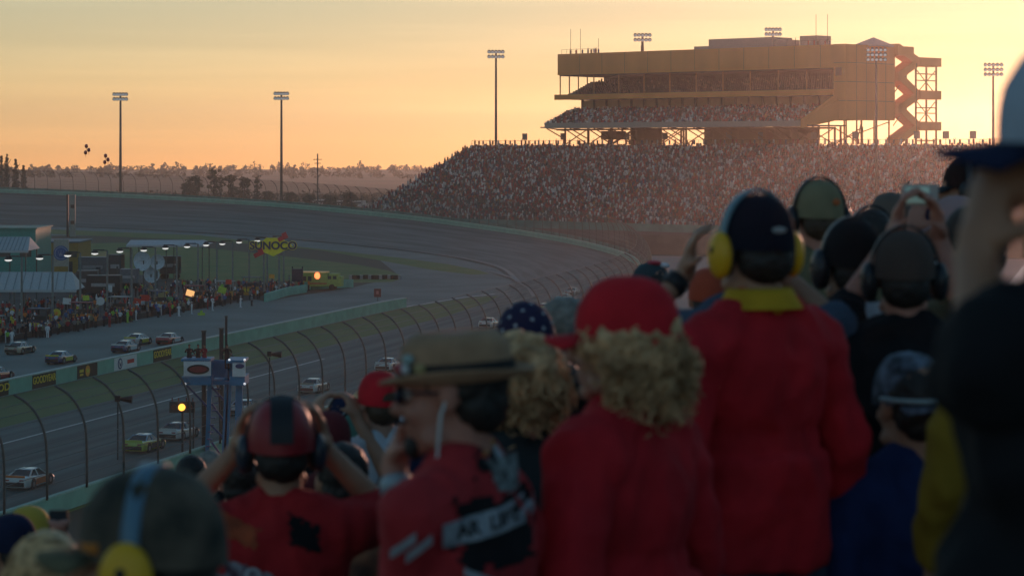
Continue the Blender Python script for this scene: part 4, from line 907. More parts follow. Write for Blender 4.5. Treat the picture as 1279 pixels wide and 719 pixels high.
# hexagonal fuel sign
sn = thing('fuel_sign', 'yellow hexagonal fuel sign with dark lettering above the pits', 'sign', (PY(342, 0, 392).x, 392, 0)); k = 392 / FPX; zc = PY(0, 307, 392).z
def zx(x, y): return ((x - 342) * k, zc - (y - 307) * k)
q = MB(); pts = [zx(*p) for p in ((322, 307), (333, 297), (351, 297), (366, 307), (352, 315), (342, 320), (330, 315))]
q.ring([[Vector((a, -.2, b_)) for a, b_ in pts], [Vector((a, .2, b_)) for a, b_ in pts]]); hx = q.build('sign_face', mat('fuel_yellow', (1.0, .74, .03), .5), sn)
for (x, y) in ((354, 297), (324, 317)):
    q = MB(); a = zx(x, y); q.T = Matrix.Translation((a[0], -.26, a[1])) @ Matrix.Rotation(-.45, 4, 'Y'); q.box((0, 0, 0), (1.7, .06, .7)); q.box((.45, -.01, .25), (.8, .07, .9)); q.build('red_arrow', mat('arrow_red', (.6, .03, .04), .5), sn)
M = Matrix.Translation((0, -.24, zc)) @ Matrix.Rotation(radians(90), 4, 'X'); text('lettering_edge', 'SUNOCO', 1.75, mat('fuel_yellow', (1.0, .74, .03)), M, sn, sx=1.02, bold=.13); M = Matrix.Translation((0, -.29, zc)) @ Matrix.Rotation(radians(90), 4, 'X'); text('lettering', 'SUNOCO', 1.75, mat('letter_navy', (.02, .025, .09)), M, sn, sx=1.02, bold=.06)
q = MB(); q.bar((-2.8, .1, zc + .55), (2.9, .1, zc + .85), .12); q.bar((-2.8, .1, zc - .75), (2.9, .1, zc - .65), .12); q.build('frame', STEEL, sn)
for x in (-1.6, .9): q = MB(); q.bar((x, .3, 0), (x, .3, zc - .5), .3); q.build('leg', mat('lamp_pole_grey', (.16, .19, .19)), sn)
# fire truck
ft = thing('fire_truck', 'lime green fire truck with a glowing red beacon at pit exit', 'fire truck', (PY(397, 0, 408).x, 408, 0), -.12); k = 408 / FPX
LG = mat('truck_lime', (.36, .42, .10), .5)
q = MB(); q.box((-.8, 0, 1.75), (5.4, 2.3, 2.3)); q.box((3.1, 0, 1.45), (2.4, 2.2, 1.7)); q.box((3.0, 0, 2.5), (1.5, 2.1, .5)); q.build('body', LG, ft)
q = MB(); [q.box((x, -1.17, 1.9), (.62, .04, .8)) for x in (-2.0, -1.1)]; [q.box((x, -1.12, 2.1), (.6, .04, .55)) for x in (2.3, 3.2)]; q.build('window', GL, ft)
for x in (-2.4, 2.7): q = MB(); q.tube([(x, -1.2, .5), (x, 1.2, .5)], .5, 14); q.build('wheel', TYRE, ft)
q = MB(); q.box((-.8, 0, 2.98), (5.3, 2.2, .16)); q.build('roof_rail', mat('rail_orange', (.75, .42, .16), .5, emit=.1), ft)  # faint glow put into the rail's orange, no lamp in it
q = MB(); q.ell((.2, -1.0, 2.4), (.55, .4, .6), n=10, m=8); q.build('beacon', mat('beacon_red', (1, .16, .05), .4, 0, emit=2.2), ft)
q = MB(); q.box((-.8, -1.19, 1.1), (5.3, .03, .2)); q.build('side_stripe', mat('stripe_red', (.5, .06, .03)), ft)
# dark tower of tyres / stack beside it
r_ = thing('equipment_rack', 'tall dark equipment rack just left of the fire truck', 'rack', (PY(372, 0, 404).x, 404, 0)); q = MB(); q.box((0, 0, 2.6), (1.8, 1.2, 2.2)); q.build('cabinet', mat('rack_blue_black', (.03, .035, .06)), r_)
q = MB(); [q.bar((x, y, 0), (x, y, 4.1), .12) for x in (-.85, .85) for y in (-.5, .5)]; q.build('frame', DARK, r_)
# pile of tyres at grass edge
for i in range(16):
    p = G(439 + i * 4, 348.5 + .25 * math.sin(i)); r_ = tag(None or (lambda q: (q.tube([(0, 0, 0), (0, 0, .75)], [.42, .42], 12), q)[1])(MB()).build('tyre_stack', mat('tyre_pale' if i % 3 == 0 else 'tyre', (.3, .3, .3) if i % 3 == 0 else (.02, .02, .02)), loc=p), 'tyre stack in the row along the infield grass tip', 'tyres', 'tyre stacks along the infield grass tip')
# scoring pylon
r_ = thing('scoring_pylon', 'slim pylon with a dark edge and two dark boxes in front of the banking', 'pylon', (PY(90, 0, 650).x, 650, 0)); k = 650 / FPX; h = PY(0, 243, 650).z
q = MB(); q.box((.3, 0, h / 2), (6.5 * k, .8, h)); q.build('panel', mat('pylon_grey', (.20, .25, .23), .7), r_); q = MB(); q.bar((-1.1, 0, 0), (-1.1, 0, h), .55); q.build('post', DARK, r_)
for z in (h - 3.2, h - 7.5): q = MB(); q.box((.3, -.45, z), (1.0, .2, .9)); q.build('lamp_box', BLACK, r_)
# red marker sign on the road
r_ = thing('marker_sign', 'small dark red square sign standing on the road at the wall end', 'sign', G(472, 376)); k = 377 / FPX
q = MB(); q.box((0, 0, 1.3), (1.1, .08, 1.3)); q.build('panel', mat('sign_maroon', (.16, .03, .03)), r_); q = MB(); q.bar((0, .06, 0), (0, .06, 1.2), .08); q.build('post', DARK, r_)
q = MB(); q.box((.0, -.05, 1.35), (.4, .02, .5)); q.build('symbol', mat('sign_rose', (.4, .15, .15)), r_)
# ================================================================ NEAR STAND
def floor_z(w_): return 22.35 - .28 * round(w_ / .8)
ns_ = thing('bleacher_stand', 'dark stepped concrete stand under the spectators in front', 'grandstand')
b = MB(); L_ = []; 
for k in range(-9, 29): z = 22.35 - .28 * k; L_ += [(k * .8 - .4, z), (k * .8 + .4, z)]
b.ring([[SW(-5, w_, z) for w_, z in L_], [SW(40, w_, z) for w_, z in L_]], cap=False, closed=False)
b.add([SW(40, w_, z) for w_, z in L_] + [SW(40, L_[-1][0], 12), SW(40, L_[0][0], 12)], [tuple(range(len(L_) + 2))])
b.add([SW(-5, L_[-1][0], L_[-1][1]), SW(40, L_[-1][0], L_[-1][1]), SW(40, L_[-1][0], 12), SW(-5, L_[-1][0], 12)], [(0, 1, 2, 3)])
b.build('steps', CONC, ns_)
for k in range(-6, 29, 1):
    q = MB(); z = 22.35 - .28 * k; q.box(SW(17.5, k * .8 - .3, z + .40), (.26, 44, .05), rz=-TH)
    for s_ in range(-3, 39, 3): q.box(SW(s_, k * .8 - .3, z + .19), (.06, .06, .37), rz=-TH)
    q.build('bench', mat('bench_aluminium', (.28, .29, .29), .45, metal=.3), ns_)

# ================================================================ PEOPLE BUILDER
from mathutils.bvhtree import BVHTree
def remesh(mb, name, mats, vox, parent, smooth_it=4, disp=0, dscale=6, dsq=(1, 1, 1), seed=0, label=None):
    o = mb.build(name, mats, None); m = o.modifiers.new('r', 'REMESH'); m.mode = 'VOXEL'; m.voxel_size = vox; m.use_smooth_shade = True
    if smooth_it: s = o.modifiers.new('s', 'SMOOTH'); s.iterations = smooth_it; s.factor = .5
    dg = bpy.context.evaluated_depsgraph_get(); me = bpy.data.meshes.new_from_object(o.evaluated_get(dg)); old = o.data; o.modifiers.clear(); o.data = me; bpy.data.meshes.remove(old); me.name = name
    if not me.materials: me.materials.append(mats)
    if disp:
        nr = [v.normal.copy() for v in me.vertices]
        for v, n_ in zip(me.vertices, nr):
            p = Vector((v.co.x * dsq[0], v.co.y * dsq[1], v.co.z * dsq[2])) * dscale + Vector((seed * 7.1, 0, 0))
            d = 1 - abs(noise.noise(p)) * 2.2 + .45 * (1 - abs(noise.noise(p * 2.3 + Vector((5, 1, 2)))) * 2.4); v.co += n_ * max(-.0035, disp * (d - .35))
    me.polygons.foreach_set('use_smooth', [True] * len(me.polygons))
    if parent: o.parent = parent
    if label: o['label'] = label
    return o
SK = [mat('skin_tan', (.40, .20, .12), .55, .1, 14), mat('skin_light', (.48, .26, .18), .55, .1, 14), mat('skin_red', (.44, .18, .12), .55, .1, 14)]
EYEW = mat('eye_white', (.6, .58, .55), .3, 0); IRIS = mat('iris', (.05, .04, .03), .2, 0)
def fabric(n, c, var=.15): return mat('fabric_' + n, c, .9, var, 9, spec=.2, bump=.25)
JEANS = fabric('denim', (.05, .07, .12)); TROU = fabric('dark_trousers', (.03, .03, .035)); SHOE = mat('shoe_black', (.03, .03, .03), .5)
HAIR = {'blonde': mat('hair_blonde', (.36, .20, .08), .6, .3, 30, col2=(.85, .54, .26)), 'curly': mat('hair_curly_blonde', (.26, .13, .05), .7, .3, 22, col2=(.85, .52, .26)), 'brown': mat('hair_brown', (.07, .04, .022), .65, .3, 30), 'dark': mat('hair_black', (.018, .013, .010), .6, .2, 30), 'grey': mat('hair_grey', (.24, .21, .18), .7, .3, 30)}
def hand(q, wv, d, nrm, side, curl=.5, spread=1.0):
    d = d.normalized(); nrm = (nrm - d * nrm.dot(d)).normalized(); ac = d.cross(nrm).normalized() * side
    R = Matrix((ac, d, nrm)).transposed(); q.ell(wv + d * .048, (.042, .052, .019), R=R, n=10, m=7); q.cap(wv - d * .01, wv + d * .02, .027, .029, 8)
    for i, ln in enumerate((.070, .080, .075, .058)):
        b0 = wv + d * (.088 - .004 * abs(i - 1)) + ac * ((1.5 - i) * .0215 * spread); a1 = curl * .7; d1 = (d * cos(a1) + nrm * sin(a1) + ac * (1.5 - i) * .05 * spread).normalized(); p1 = b0 + d1 * ln * .5
        a2 = curl * 1.9; d2 = (d * cos(a2) + nrm * sin(a2)).normalized(); p2 = p1 + d2 * ln * .32; a3 = curl * 2.6; d3 = (d * cos(a3) + nrm * sin(a3)).normalized(); p3 = p2 + d3 * ln * .22
        q.cap(b0 - d1 * .012, p1, .0105, .0098, 7); q.cap(p1, p2, .0098, .009, 7); q.cap(p2, p3, .009, .008, 7)
    t0 = wv + d * .022 + ac * .034; t1 = t0 + (d * .6 + ac * .65 + nrm * .35).normalized() * .036; t2 = t1 + (d * .85 + ac * .15 + nrm * .5 * (1 + curl)).normalized() * .030
    q.cap(t0, t1, .014, .0115, 7); q.cap(t1, t2, .0115, .009, 7)
ARMS = {'down': ((.25, -.04, 1.13), (.26, .06, .88)), 'ears': ((.27, .14, 1.43), (.115, .10, 1.60)), 'camera': ((.24, .22, 1.42), (.09, .30, 1.68)), 'high': ((.24, .20, 1.52), (.12, .30, 1.80)), 'mouth': ((.15, .15, 1.30), (.05, .20, 1.53)), 'smoke': ((.10, .05, 1.20), (-.045, .175, 1.455)), 'fold': ((.26, .02, 1.15), (.05, .22, 1.20)), 'face': ((.17, .16, 1.36), (.055, .16, 1.60))}
PEOPLE = {}
def human(key, x, ytop, Y, yaw, label, shirt, arms=('down', 'down'), skin=0, hair='short', haircol='brown', head=(0, 0), sleeve=.45, girth=1.0, trousers=None, top=1.765, vox=.009, sc=1.0, lean=0, group=None, hairw=1.08):
    """x, ytop: where the crown of the head (or cap) shows in the photo; the figure stands on its own step below"""
    P = PY(x, ytop, Y); yw = radians(yaw); s_, w_ = swof(Vector((P.x, P.y, 0))); fz = floor_z(w_)
    r_ = thing('person', label, 'person', (P.x, P.y, fz), yw, group); r_.scale = (1, 1, 1)
    capped = top > 1.776; top -= .032; ztop = P.z - fz; leg = (ztop - (top - .93) * sc) / .93
    def T(p):                                                     # body space -> person space (legs take up the height)
        p = Vector(p); z = p.z
        if z <= .93: return Vector((p.x * sc, p.y * sc, z * leg))
        return Vector((p.x * sc, p.y * sc + lean * (z - .93), .93 * leg + (z - .93) * sc))
    hp = T((0, .004, 1.468)); Hm = Matrix.Translation(hp) @ Matrix.Rotation(radians(head[0]), 4, 'Z') @ Matrix.Rotation(radians(head[1]), 4, 'X') @ Matrix.Scale(sc, 4)
    A = {}
    for sd, a in zip((-1, 1), arms):
        e, h = ARMS[a] if isinstance(a, str) else a; sh = T((sd * .176, -.004, 1.383)); e = T((sd * e[0], e[1], e[2])); h = T((sd * h[0], h[1], h[2])); A[sd] = (sh, e, h, a)
    cap_ = lambda q, a, b_, ra, rb, n=12: q.cap(a, b_, ra * sc, rb * sc, n)
    def torso(q, e=0, g=girth):
        q.ell(T((0, 0, 1.30)), ((.160 * g ** .5 + e) * sc, (.112 * g ** .5 + e) * sc, (.19 + e) * sc), n=16, m=12)
        q.ell(T((0, .012 * g, 1.10)), ((.150 * g + e) * sc, (.115 * g + e) * sc, (.19 + e) * sc), n=16, m=12)
        q.ell(T((0, 0, .97)), ((.163 * g + e) * sc, (.122 * g + e) * sc, (.13 + e) * sc), n=16, m=12)
        cap_(q, T((-.145, -.008, 1.388)), T((.145, -.008, 1.388)), .062 + e, .062 + e)
        for sd in (-1, 1): cap_(q, T((sd * .03, -.018, 1.452)), T((sd * .125, -.008, 1.405)), .050 + e, .046 + e)
    q = MB(); torso(q)
    for sd in (-1, 1):
        sh, e, h, a = A[sd]; cap_(q, sh, e, .050, .039); cap_(q, e, h, .040, .026)
        fore = (h - e).normalized(); 
        if a == 'down': nrm = Vector((-sd, 0, 0)); hd = Vector((0, .12, -1)); cu = .35
        elif a in ('camera', 'high'): nrm = Vector((-sd * .8, .4, 0)); hd = Vector((-sd * .35, .25, .9)); cu = .75
        elif a in ('mouth', 'smoke'): nrm = Vector((-sd * .3, -1, -.2)); hd = Vector((-sd * .1, -.25, .8)); cu = .95
        elif a == 'fold': nrm = Vector((0, -1, 0)); hd = Vector((-sd, .1, .1)); cu = .3
        else: nrm = Vector((-sd, -.25, 0)); hd = Vector((-sd * .15, -.25, 1)); cu = .45
        hand(q, h, hd, nrm, sd if a != 'down' else sd, cu)
        hp_, kn, an = T((sd * .092, 0, .93)), T((sd * .105, .02, .50)), T((sd * .11, -.01, .09)); cap_(q, hp_, kn, .082, .055); cap_(q, kn, an, .054, .036)
        q.ell(T((sd * .112, .06, .04)), (.045, .12, .04))
    q.T = Hm
    q.cap((0, -.022, -.07), (0, -.012, .10), .060, .055); q.ell((0, -.012, .175), (.076, .097, .088), n=18, m=14); q.ell((0, .032, .112), (.060, .064, .088), n=16, m=12)
    q.ell((0, .076, .040), (.025, .02, .019)); q.cap((0, .092, .152), (0, .116, .116), .009, .013, 8); q.ell((0, .108, .112), (.019, .014, .010))
    q.cap((-.036, .082, .170), (.036, .082, .170), .013, .013, 8)
    for sd in (-1, 1):
        q.ell((sd * .036, .070, .113), (.024, .024, .024)); q.ell((sd * .078, -.004, .138), (.010, .019, .033)); q.ell((sd * .05, .03, .06), (.02, .03, .02))
    q.cap((-.021, .090, .0815), (.021, .090, .0815), .0075, .0075, 7); q.cap((-.017, .089, .069), (.017, .089, .069), .0085, .0085, 7)
    q.T = None
    body = remesh(q, 'body', SK[skin], vox, r_, 2)
    for sd in (-1, 1):
        q = MB(); q.T = Hm; q.ell((sd * .031, .082, .150), .0125, n=10, m=8); ey = q.build('eye', EYEW, body, smooth=True)
        q = MB(); q.T = Hm; q.ell((sd * .031, .0895, .150), .0062, n=8, m=6); q.build('iris', IRIS, ey, smooth=True)
    # shirt
    q = MB(); torso(q, .016); 
    rg = [[T((cos(k * pi / 12) * (.158 * girth + .018), sin(k * pi / 12) * (.125 * girth + .025), z)) for k in range(24)] for z in (.86, 1.0, 1.12)]; q.ring(rg)
    for sd in (-1, 1):
        sh, e, h, a = A[sd]; L1 = (e - sh).length; L2 = (h - e).length; tot = sleeve * (L1 + L2)
        cap_(q, sh, sh.lerp(e, .3), .068, .064)
        if tot <= L1: q.tube([sh, sh.lerp(e, tot / L1)], [.066 * sc, .068 * sc], 14)
        else: cap_(q, sh, e, .064, .055); q.tube([e, e.lerp(h, min(1, (tot - L1) / L2))], [.054 * sc, .043 * sc], 14)
    seed = len(PEOPLE); sm = shirt
    so = remesh(q, 'shirt', sm, vox * 1.15, r_, 5, disp=.016, dscale=6.0, dsq=(1.2, 1, .75), seed=seed)
    q = MB(); q.ell(T((0, 0, .93)), (.178 * girth, .135 * girth, .14), n=14, m=10)
    for sd in (-1, 1):
        cap_(q, T((sd * .095, 0, .92)), T((sd * .107, .02, .50)), .098, .075); q.tube([T((sd * .107, .02, .50)), T((sd * .112, -.005, .06))], [.073, .062], 12)
    remesh(q, 'trousers', trousers or (JEANS if seed % 2 else TROU), .016, r_, 3, disp=.008, dscale=6, dsq=(1, 1, .8), seed=seed)
    for sd in (-1, 1):
        q = MB(); q.ell(T((sd * .112, .065, .04)), (.052, .135, .05), n=12, m=8); q.build('shoe', SHOE, r_, smooth=True)
    # hair
    hm = HAIR[haircol]; rh = random.Random(seed + 40)
    def strands(n, seeds, ln, rad, curl, dirf, amp=.012, seg=7):
        q = MB(); q.T = Hm
        for _ in range(n):
            p = Vector(seeds(rh)); d = Vector(dirf(p, rh)).normalized(); ph = rh.uniform(0, 6.28); pts = []; l_ = ln * rh.uniform(.7, 1.15); x_ = d.orthogonal().normalized(); y_ = d.cross(x_)
            pp = p.copy()
            for k in range(seg):
                tt = k / (seg - 1); off = x_ * cos(ph + curl * tt) * amp + y_ * sin(ph + curl * tt) * amp
                pts.append(pp + off); d = (d + Vector((0, 0, -.12))).normalized(); pp = pp + d * l_ / seg
            q.tube(pts, [rad] * (seg - 1) + [rad * .4], 4, cap=False)
        return q
    def scalp(rr):
        while True:
            v = Vector((rr.gauss(0, 1), rr.gauss(0, 1), rr.gauss(0, 1))).normalized()
            if v.z > -.75 and not (v.y > .35 and v.z < .45): return Vector((v.x * .080 * (hairw if hair == 'curly' else 1), v.y * .100 - .014, v.z * .092 + .178))
    if hair in ('short', 'bald'):
        q = MB(); q.T = Hm; q.ell((0, -.020, .183 - .012 * capped), (.0805 - .002 * capped, .0985 - .004 * capped, .089 - .006 * capped), n=18, m=12); q.ell((0, -.052, .12), (.070, .058, .062), n=14, m=10); ho = remesh(q, 'hair', hm, .008, r_, 3, disp=.004, dscale=38, seed=seed)
        if hair == 'short' and Y < 6.5 and not capped: qq = strands(420, scalp, .028, .0018, 1.5, lambda p, rr: (p.x, p.y * .7 - .06, -.03 - rr.random() * .05), .003, 4); qq.build('hair_tuft', hm, ho)
    elif hair in ('curly', 'long'):
        wd = hairw if hair == 'curly' else 1.03; dn = -.03 if hair == 'curly' else -.06
        q = MB(); q.T = Hm; q.ell((0, -.026 + .01 * capped, .178 - .03 * capped), (.082 * wd, .100 * wd - .008 * capped, .094 - .012 * capped), n=18, m=12); q.ell((0, -.050, .112), (.086 * wd, .056 * wd, .078), n=16, m=10)
        for sd in (-1, 1): q.ell((sd * .066 * wd, -.015, .108), (.030, .045, .078), n=10, m=8)
        ho = remesh(q, 'hair', hm, .009, r_, 2, disp=.012 if hair == 'curly' else .006, dscale=22 if hair == 'curly' else 16, dsq=(1, 1, 1 if hair == 'curly' else .25), seed=seed)
        if hair == 'curly': qq = strands(1100, lambda rr: scalp(rr) * 1.0 + Vector((rr.uniform(-.012, .012), -.004 + rr.uniform(-.02, .0), -abs(rr.gauss(0, .028)) - .015 - .045 * capped)), .055, .0024, 10, lambda p, rr: (p.x * 1.3, (p.y + .03) * 1.3, rr.uniform(-.16, .02)), .009, 9)
        else: qq = strands(900, scalp, .20, .0026, 2.0, lambda p, rr: (p.x * 1.1, p.y * .8 - .02, -.12), .004, 9)
        qq.build('curl' if hair == 'curly' else 'lock', hm, ho)['kind'] = 'stuff'
    PEOPLE[key] = dict(r=r_, Hm=Hm, T=T, A=A, body=body, shirt=so, sc=sc); return PEOPLE[key]
def worn(P, name, q, m, par=None, smooth=True, label=None): q2 = q.build(name, m, par or P['r'], smooth=smooth, label=label); return q2
def cap(P, m, brim=None, back=0, opening=False, strap=None, z=.0, big=1.0):
    H = P['Hm'] @ Matrix.Rotation(radians(back), 4, 'Z'); q = MB(); q.T = H; rings = []
    for j in range(9):
        ph = j / 8 * pi / 2; rr = cos(ph) ** .75 if j < 8 else .02; zz = .168 + z + .108 * sin(ph) * big
        rings.append([Vector((cos(t_) * .0865 * big * rr, sin(t_) * .107 * big * rr - .012, zz + (.006 * (sin(t_)) if j < 3 else 0))) for t_ in [2 * pi * k / 24 for k in range(24)]])
    rings.insert(0, [p + Vector((0, 0, -.022)) for p in rings[0]])
    q.ring(rings, cap=False); c = worn(P, 'cap', q, m)
    q = MB(); q.T = H; top_ = []; bot = []
    for k in range(13):
        a = lerp(-1.0, 1.0, k / 12); x0 = sin(a) * .083 * big; y0 = cos(a) * .101 * big - .012; ex = .078 * cos(a) ** .5; top_.append((x0, y0, .160 + z)); bot.append((x0 * .96, y0 + ex, .150 + z - .020 * (x0 / .08) ** 2))
    vs = [Vector(p) for p in top_] + [Vector(p) for p in bot] + [Vector(p) - Vector((0, 0, .006)) for p in bot] + [Vector(p) - Vector((0, 0, .006)) for p in top_]; n = 13
    q.add(vs, [(a * n + i, a * n + i + 1, ((a + 1) % 4) * n + i + 1, ((a + 1) % 4) * n + i) for a in range(4) for i in range(n - 1)]); q.build('brim', brim or m, c, smooth=True)
    q = MB(); q.T = H; q.ell((0, -.012, .275 + z), (.008, .008, .004), n=8, m=4); q.build('button', m, c)
    if opening:
        q = MB(); q.T = H; rings = [[Vector((cos(t_) * .0885, sin(t_) * .1085 - .012, zz)) for t_ in [lerp(pi * 1.5 - .42, pi * 1.5 + .42, k / 10)] for zz in (.158 + .034 * 0,)] for k in range(11)]
        vs = []; 
        for k in range(11):
            t_ = lerp(pi * 1.5 - .40, pi * 1.5 + .40, k / 10); hh = .034 * sqrt(max(.02, 1 - ((k - 5) / 5.2) ** 2)); vs += [Vector((cos(t_) * .0932, sin(t_) * .1146 - .012, .166 + z)), Vector((cos(t_) * .0915, sin(t_) * .1128 - .012, .166 + z + hh))]
        q.add(vs, [(2 * k, 2 * k + 2, 2 * k + 3, 2 * k + 1) for k in range(10)]); q.build('rear_opening', strap or HAIR['blonde'], c)
    return c
def headset(P, band, cup, size=1.0, cushion=None):
    H = P['Hm']; q = MB(); q.T = H
    pts = [Vector((cos(a) * .094, -.010, .150 + sin(a) * .134)) for a in [pi * k / 16 for k in range(17)]]
    vs = []
    for p in pts:
        d = Vector((p.x, 0, p.z - .150)).normalized(); vs += [p + Vector((0, -.014, 0)), p + Vector((0, .014, 0)), p + Vector((0, .014, 0)) + d * .007, p + Vector((0, -.014, 0)) + d * .007]
    n = len(pts); q.add(vs, [(4 * i + a, 4 * i + (a + 1) % 4, 4 * i + 4 + (a + 1) % 4, 4 * i + 4 + a) for i in range(n - 1) for a in range(4)]); hs_ = worn(P, 'ear_defenders', q, band)
    for sd in (-1, 1):
        q = MB(); q.T = H; q.ell((sd * .099, -.006, .132), (.022 * size, .038 * size, .050 * size), n=16, m=12); ec = q.build('ear_cup', cup, hs_, smooth=True)
        q = MB(); q.T = H; q.ell((sd * .083, -.006, .132), (.012, .036 * size, .047 * size), n=14, m=10); q.build('cushion', cushion or BLACK, ec, smooth=True)
        q = MB(); q.T = H; q.ell((sd * (.099 + .0205 * size), -.006, .145), (.004, .009, .009), n=10, m=6); q.build('pivot', BLACK, ec, smooth=True)
    return hs_
def on_shirt(P, name, pts2, faces, m, org, view, par=None, off=.004):
    """lay a flat design (x right, z up, metres) onto the shirt, cast along 'view' from org"""
    me = P['shirt'].data; bv = P.get('bvh') or BVHTree.FromPolygons([v.co for v in me.vertices], [p.vertices[:] for p in me.polygons]); P['bvh'] = bv
    v = Vector(view).normalized(); rt_ = v.cross(ZZ).normalized(); vs = []
    for a, b_ in pts2:
        o = Vector(org) + rt_ * a + ZZ * b_; hit = bv.ray_cast(o - v * .6, v); ok = hit[0] is not None and (hit[0] - o).length < .5 and hit[1].dot(v) < -.03; vs.append(hit[0] - v * off if ok else None)
    faces = [f for f in faces if all(vs[i] is not None for i in f)]; used_ = sorted({i for f in faces for i in f}); mp_ = {i: k for k, i in enumerate(used_)}
    q = MB(); q.add([vs[i] for i in used_], [tuple(mp_[i] for i in f) for f in faces]); return q.build(name, m, par or P['shirt'], smooth=True) if faces else None
def patch(P, name, x0, x1, z0, z1, m, org, view, skew=0, off=.004, n=8, shape=None):
    rag = name == 'print' and not shape and (z1 - z0) > .03; n = 22 if rag else n
    pts = []; fs = []
    for j in range(n + 1):
        for i in range(n + 1):
            u, v = i / n, j / n; x = lerp(x0, x1, u); z = lerp(z0, z1, v) + skew * x
            if shape: x, z = shape(u, v, x, z)
            pts.append((x, z))
    for j in range(n):
        for i in range(n):
            a = j * (n + 1) + i; ed = min(i, j, n - 1 - i, n - 1 - j) / n
            if rag and noise.noise(Vector((i * .33 + x0 * 50, j * .33 + z0 * 70, 2))) * .32 + ed * 2.2 < .18: continue
            fs.append((a, a + 1, a + n + 2, a + n + 1))
    return on_shirt(P, name, pts, fs, m, org, view, off=off)
def shirt_text(P, name, s, size, m, org, view, dx=0, dz=0, rot=0, sx=1, off=.007, bold=.0):
    cu = bpy.data.curves.new('t', 'FONT'); cu.body = s; cu.size = size; cu.align_x = 'CENTER'; cu.align_y = 'CENTER'; cu.offset = bold
    t = bpy.data.objects.new('t', cu); COL.objects.link(t); dg = bpy.context.evaluated_depsgraph_get(); me = bpy.data.meshes.new_from_object(t.evaluated_get(dg)); bpy.data.objects.remove(t)
    pts = [(dx + v.co.x * sx * cos(rot) - v.co.y * sin(rot), dz + v.co.x * sx * sin(rot) + v.co.y * cos(rot)) for v in me.vertices]
    return on_shirt(P, name, pts, [tuple(p.vertices) for p in me.polygons], m, org, view, off=off)

# ================================================================ THE SPECTATORS IN FRONT
REDK = fabric('red_knit', (.50, .020, .028)); REDT = fabric('red_tee', (.42, .022, .025)); WTE = fabric('white_tee', (.55, .58, .62)); NVT = fabric('navy_tee', (.035, .05, .10)); GBT = fabric('grey_blue_tee', (.07, .095, .14)); BKT = fabric('black_tee', (.012, .012, .014)); CHT = fabric('charcoal_top', (.035, .045, .048)); BLJ = fabric('blue_jacket', (.014, .03, .10)); YEF = fabric('yellow_cloth', (.55, .31, .02)); KHF = fabric('khaki_cloth', (.16, .14, .08)); CREAM = fabric('cream_cloth', (.35, .33, .27)); GRNF = fabric('green_cap_cloth', (.06, .16, .13)); MAR = fabric('maroon_cloth', (.12, .02, .025))
REDC = fabric('red_cap_cloth', (.60, .02, .03)); NVC = fabric('navy_cap_cloth', (.015, .02, .05)); TANC = fabric('tan_cap_cloth', (.22, .19, .11)); GREYC = fabric('grey_cap_cloth', (.12, .13, .13)); WHC = fabric('white_cap_cloth', (.5, .55, .62))
CAMO = mat('camouflage', (.03, .03, .022), .9, .3, 16, col2=(.13, .10, .07), detail=2); STRAW = mat('tan_felt', (.40, .23, .13), .9, .15, 20, bump=.2)
PYEL = mat('muff_yellow', (.80, .43, .010), .45, .05, 5); PBLK = mat('muff_black', (.015, .016, .02), .4, .05); PBLU = mat('band_blue', (.10, .20, .28), .35, .1); PRED = mat('helmet_red', (.28, .015, .02), .45, .1)

# man with camouflage cap and big yellow ear defenders, lower left
P = human('camo', 186, 570, 3.6, 78, 'man in a camouflage cap with large yellow ear defenders, nearest at lower left', CAMO, skin=0, haircol='dark', vox=.008, top=1.80, girth=1.05)
cap(P, CAMO, KHF, z=.002, big=1.06); headset(P, PBLU, PYEL, 1.12)
q = MB(); q.T = P['Hm']; q.tube([(.094 * sin(a), .10 * cos(a) - .01, .172) for a in [lerp(-1, 1, k / 8) for k in range(9)]], .009, 6); q.build('cap_trim', mat('cap_orange', (.55, .18, .02), .8), P['r'])
# man in red with red and black helmet-like headgear, both hands at his ears
P = human('ears', 352, 487, 6.4, 6, 'man in a red shirt, red and black cap, both hands raised to his ears', REDT, arms=('ears', 'ears'), skin=0, haircol='dark', vox=.009, top=1.80, girth=1.12, sleeve=.42)
c = cap(P, PRED, BLACK, z=.0, big=1.05); headset(P, PBLK, mat('cup_dark', (.03, .035, .05), .3), 1.05)
q = MB(); q.T = P['Hm']; rings = [[Vector((x, -.012 + .1195 * cos(a), .172 + .1165 * sin(a))) for x in (-.03, -.01, .01, .03)] for a in [lerp(.25, pi, k / 12) for k in range(13)]]; q.ring(rings, cap=False, closed=False); q.build('centre_stripe', BLACK, c, smooth=True)
org = P['T']((0, -.16, 1.44)); V = (0, 1, 0)
patch(P, 'print', -.17, -.01, -.24, -.14, mat('print_grey', (.08, .03, .05), .8, .6, 22, col2=(.32, .32, .36)), org, V, skew=-.35); patch(P, 'print', .0, .16, -.28, -.17, mat('print_navy', (.03, .05, .12), .8, .6, 30, col2=(.25, .3, .4)), org, V, skew=-.35, off=.006)
patch(P, 'print', -.18, -.05, -.12, -.05, mat('print_orange', (.35, .06, .015), .8, .3, 20), org, V, skew=-.5, off=.002); patch(P, 'print', .01, .11, -.06, .03, BKT, org, V, skew=-.4)
shirt_text(P, 'print_number', '8', .11, mat('print_white', (.45, .47, .5), .8), org, V, -.08, -.16, -.2, off=.009)
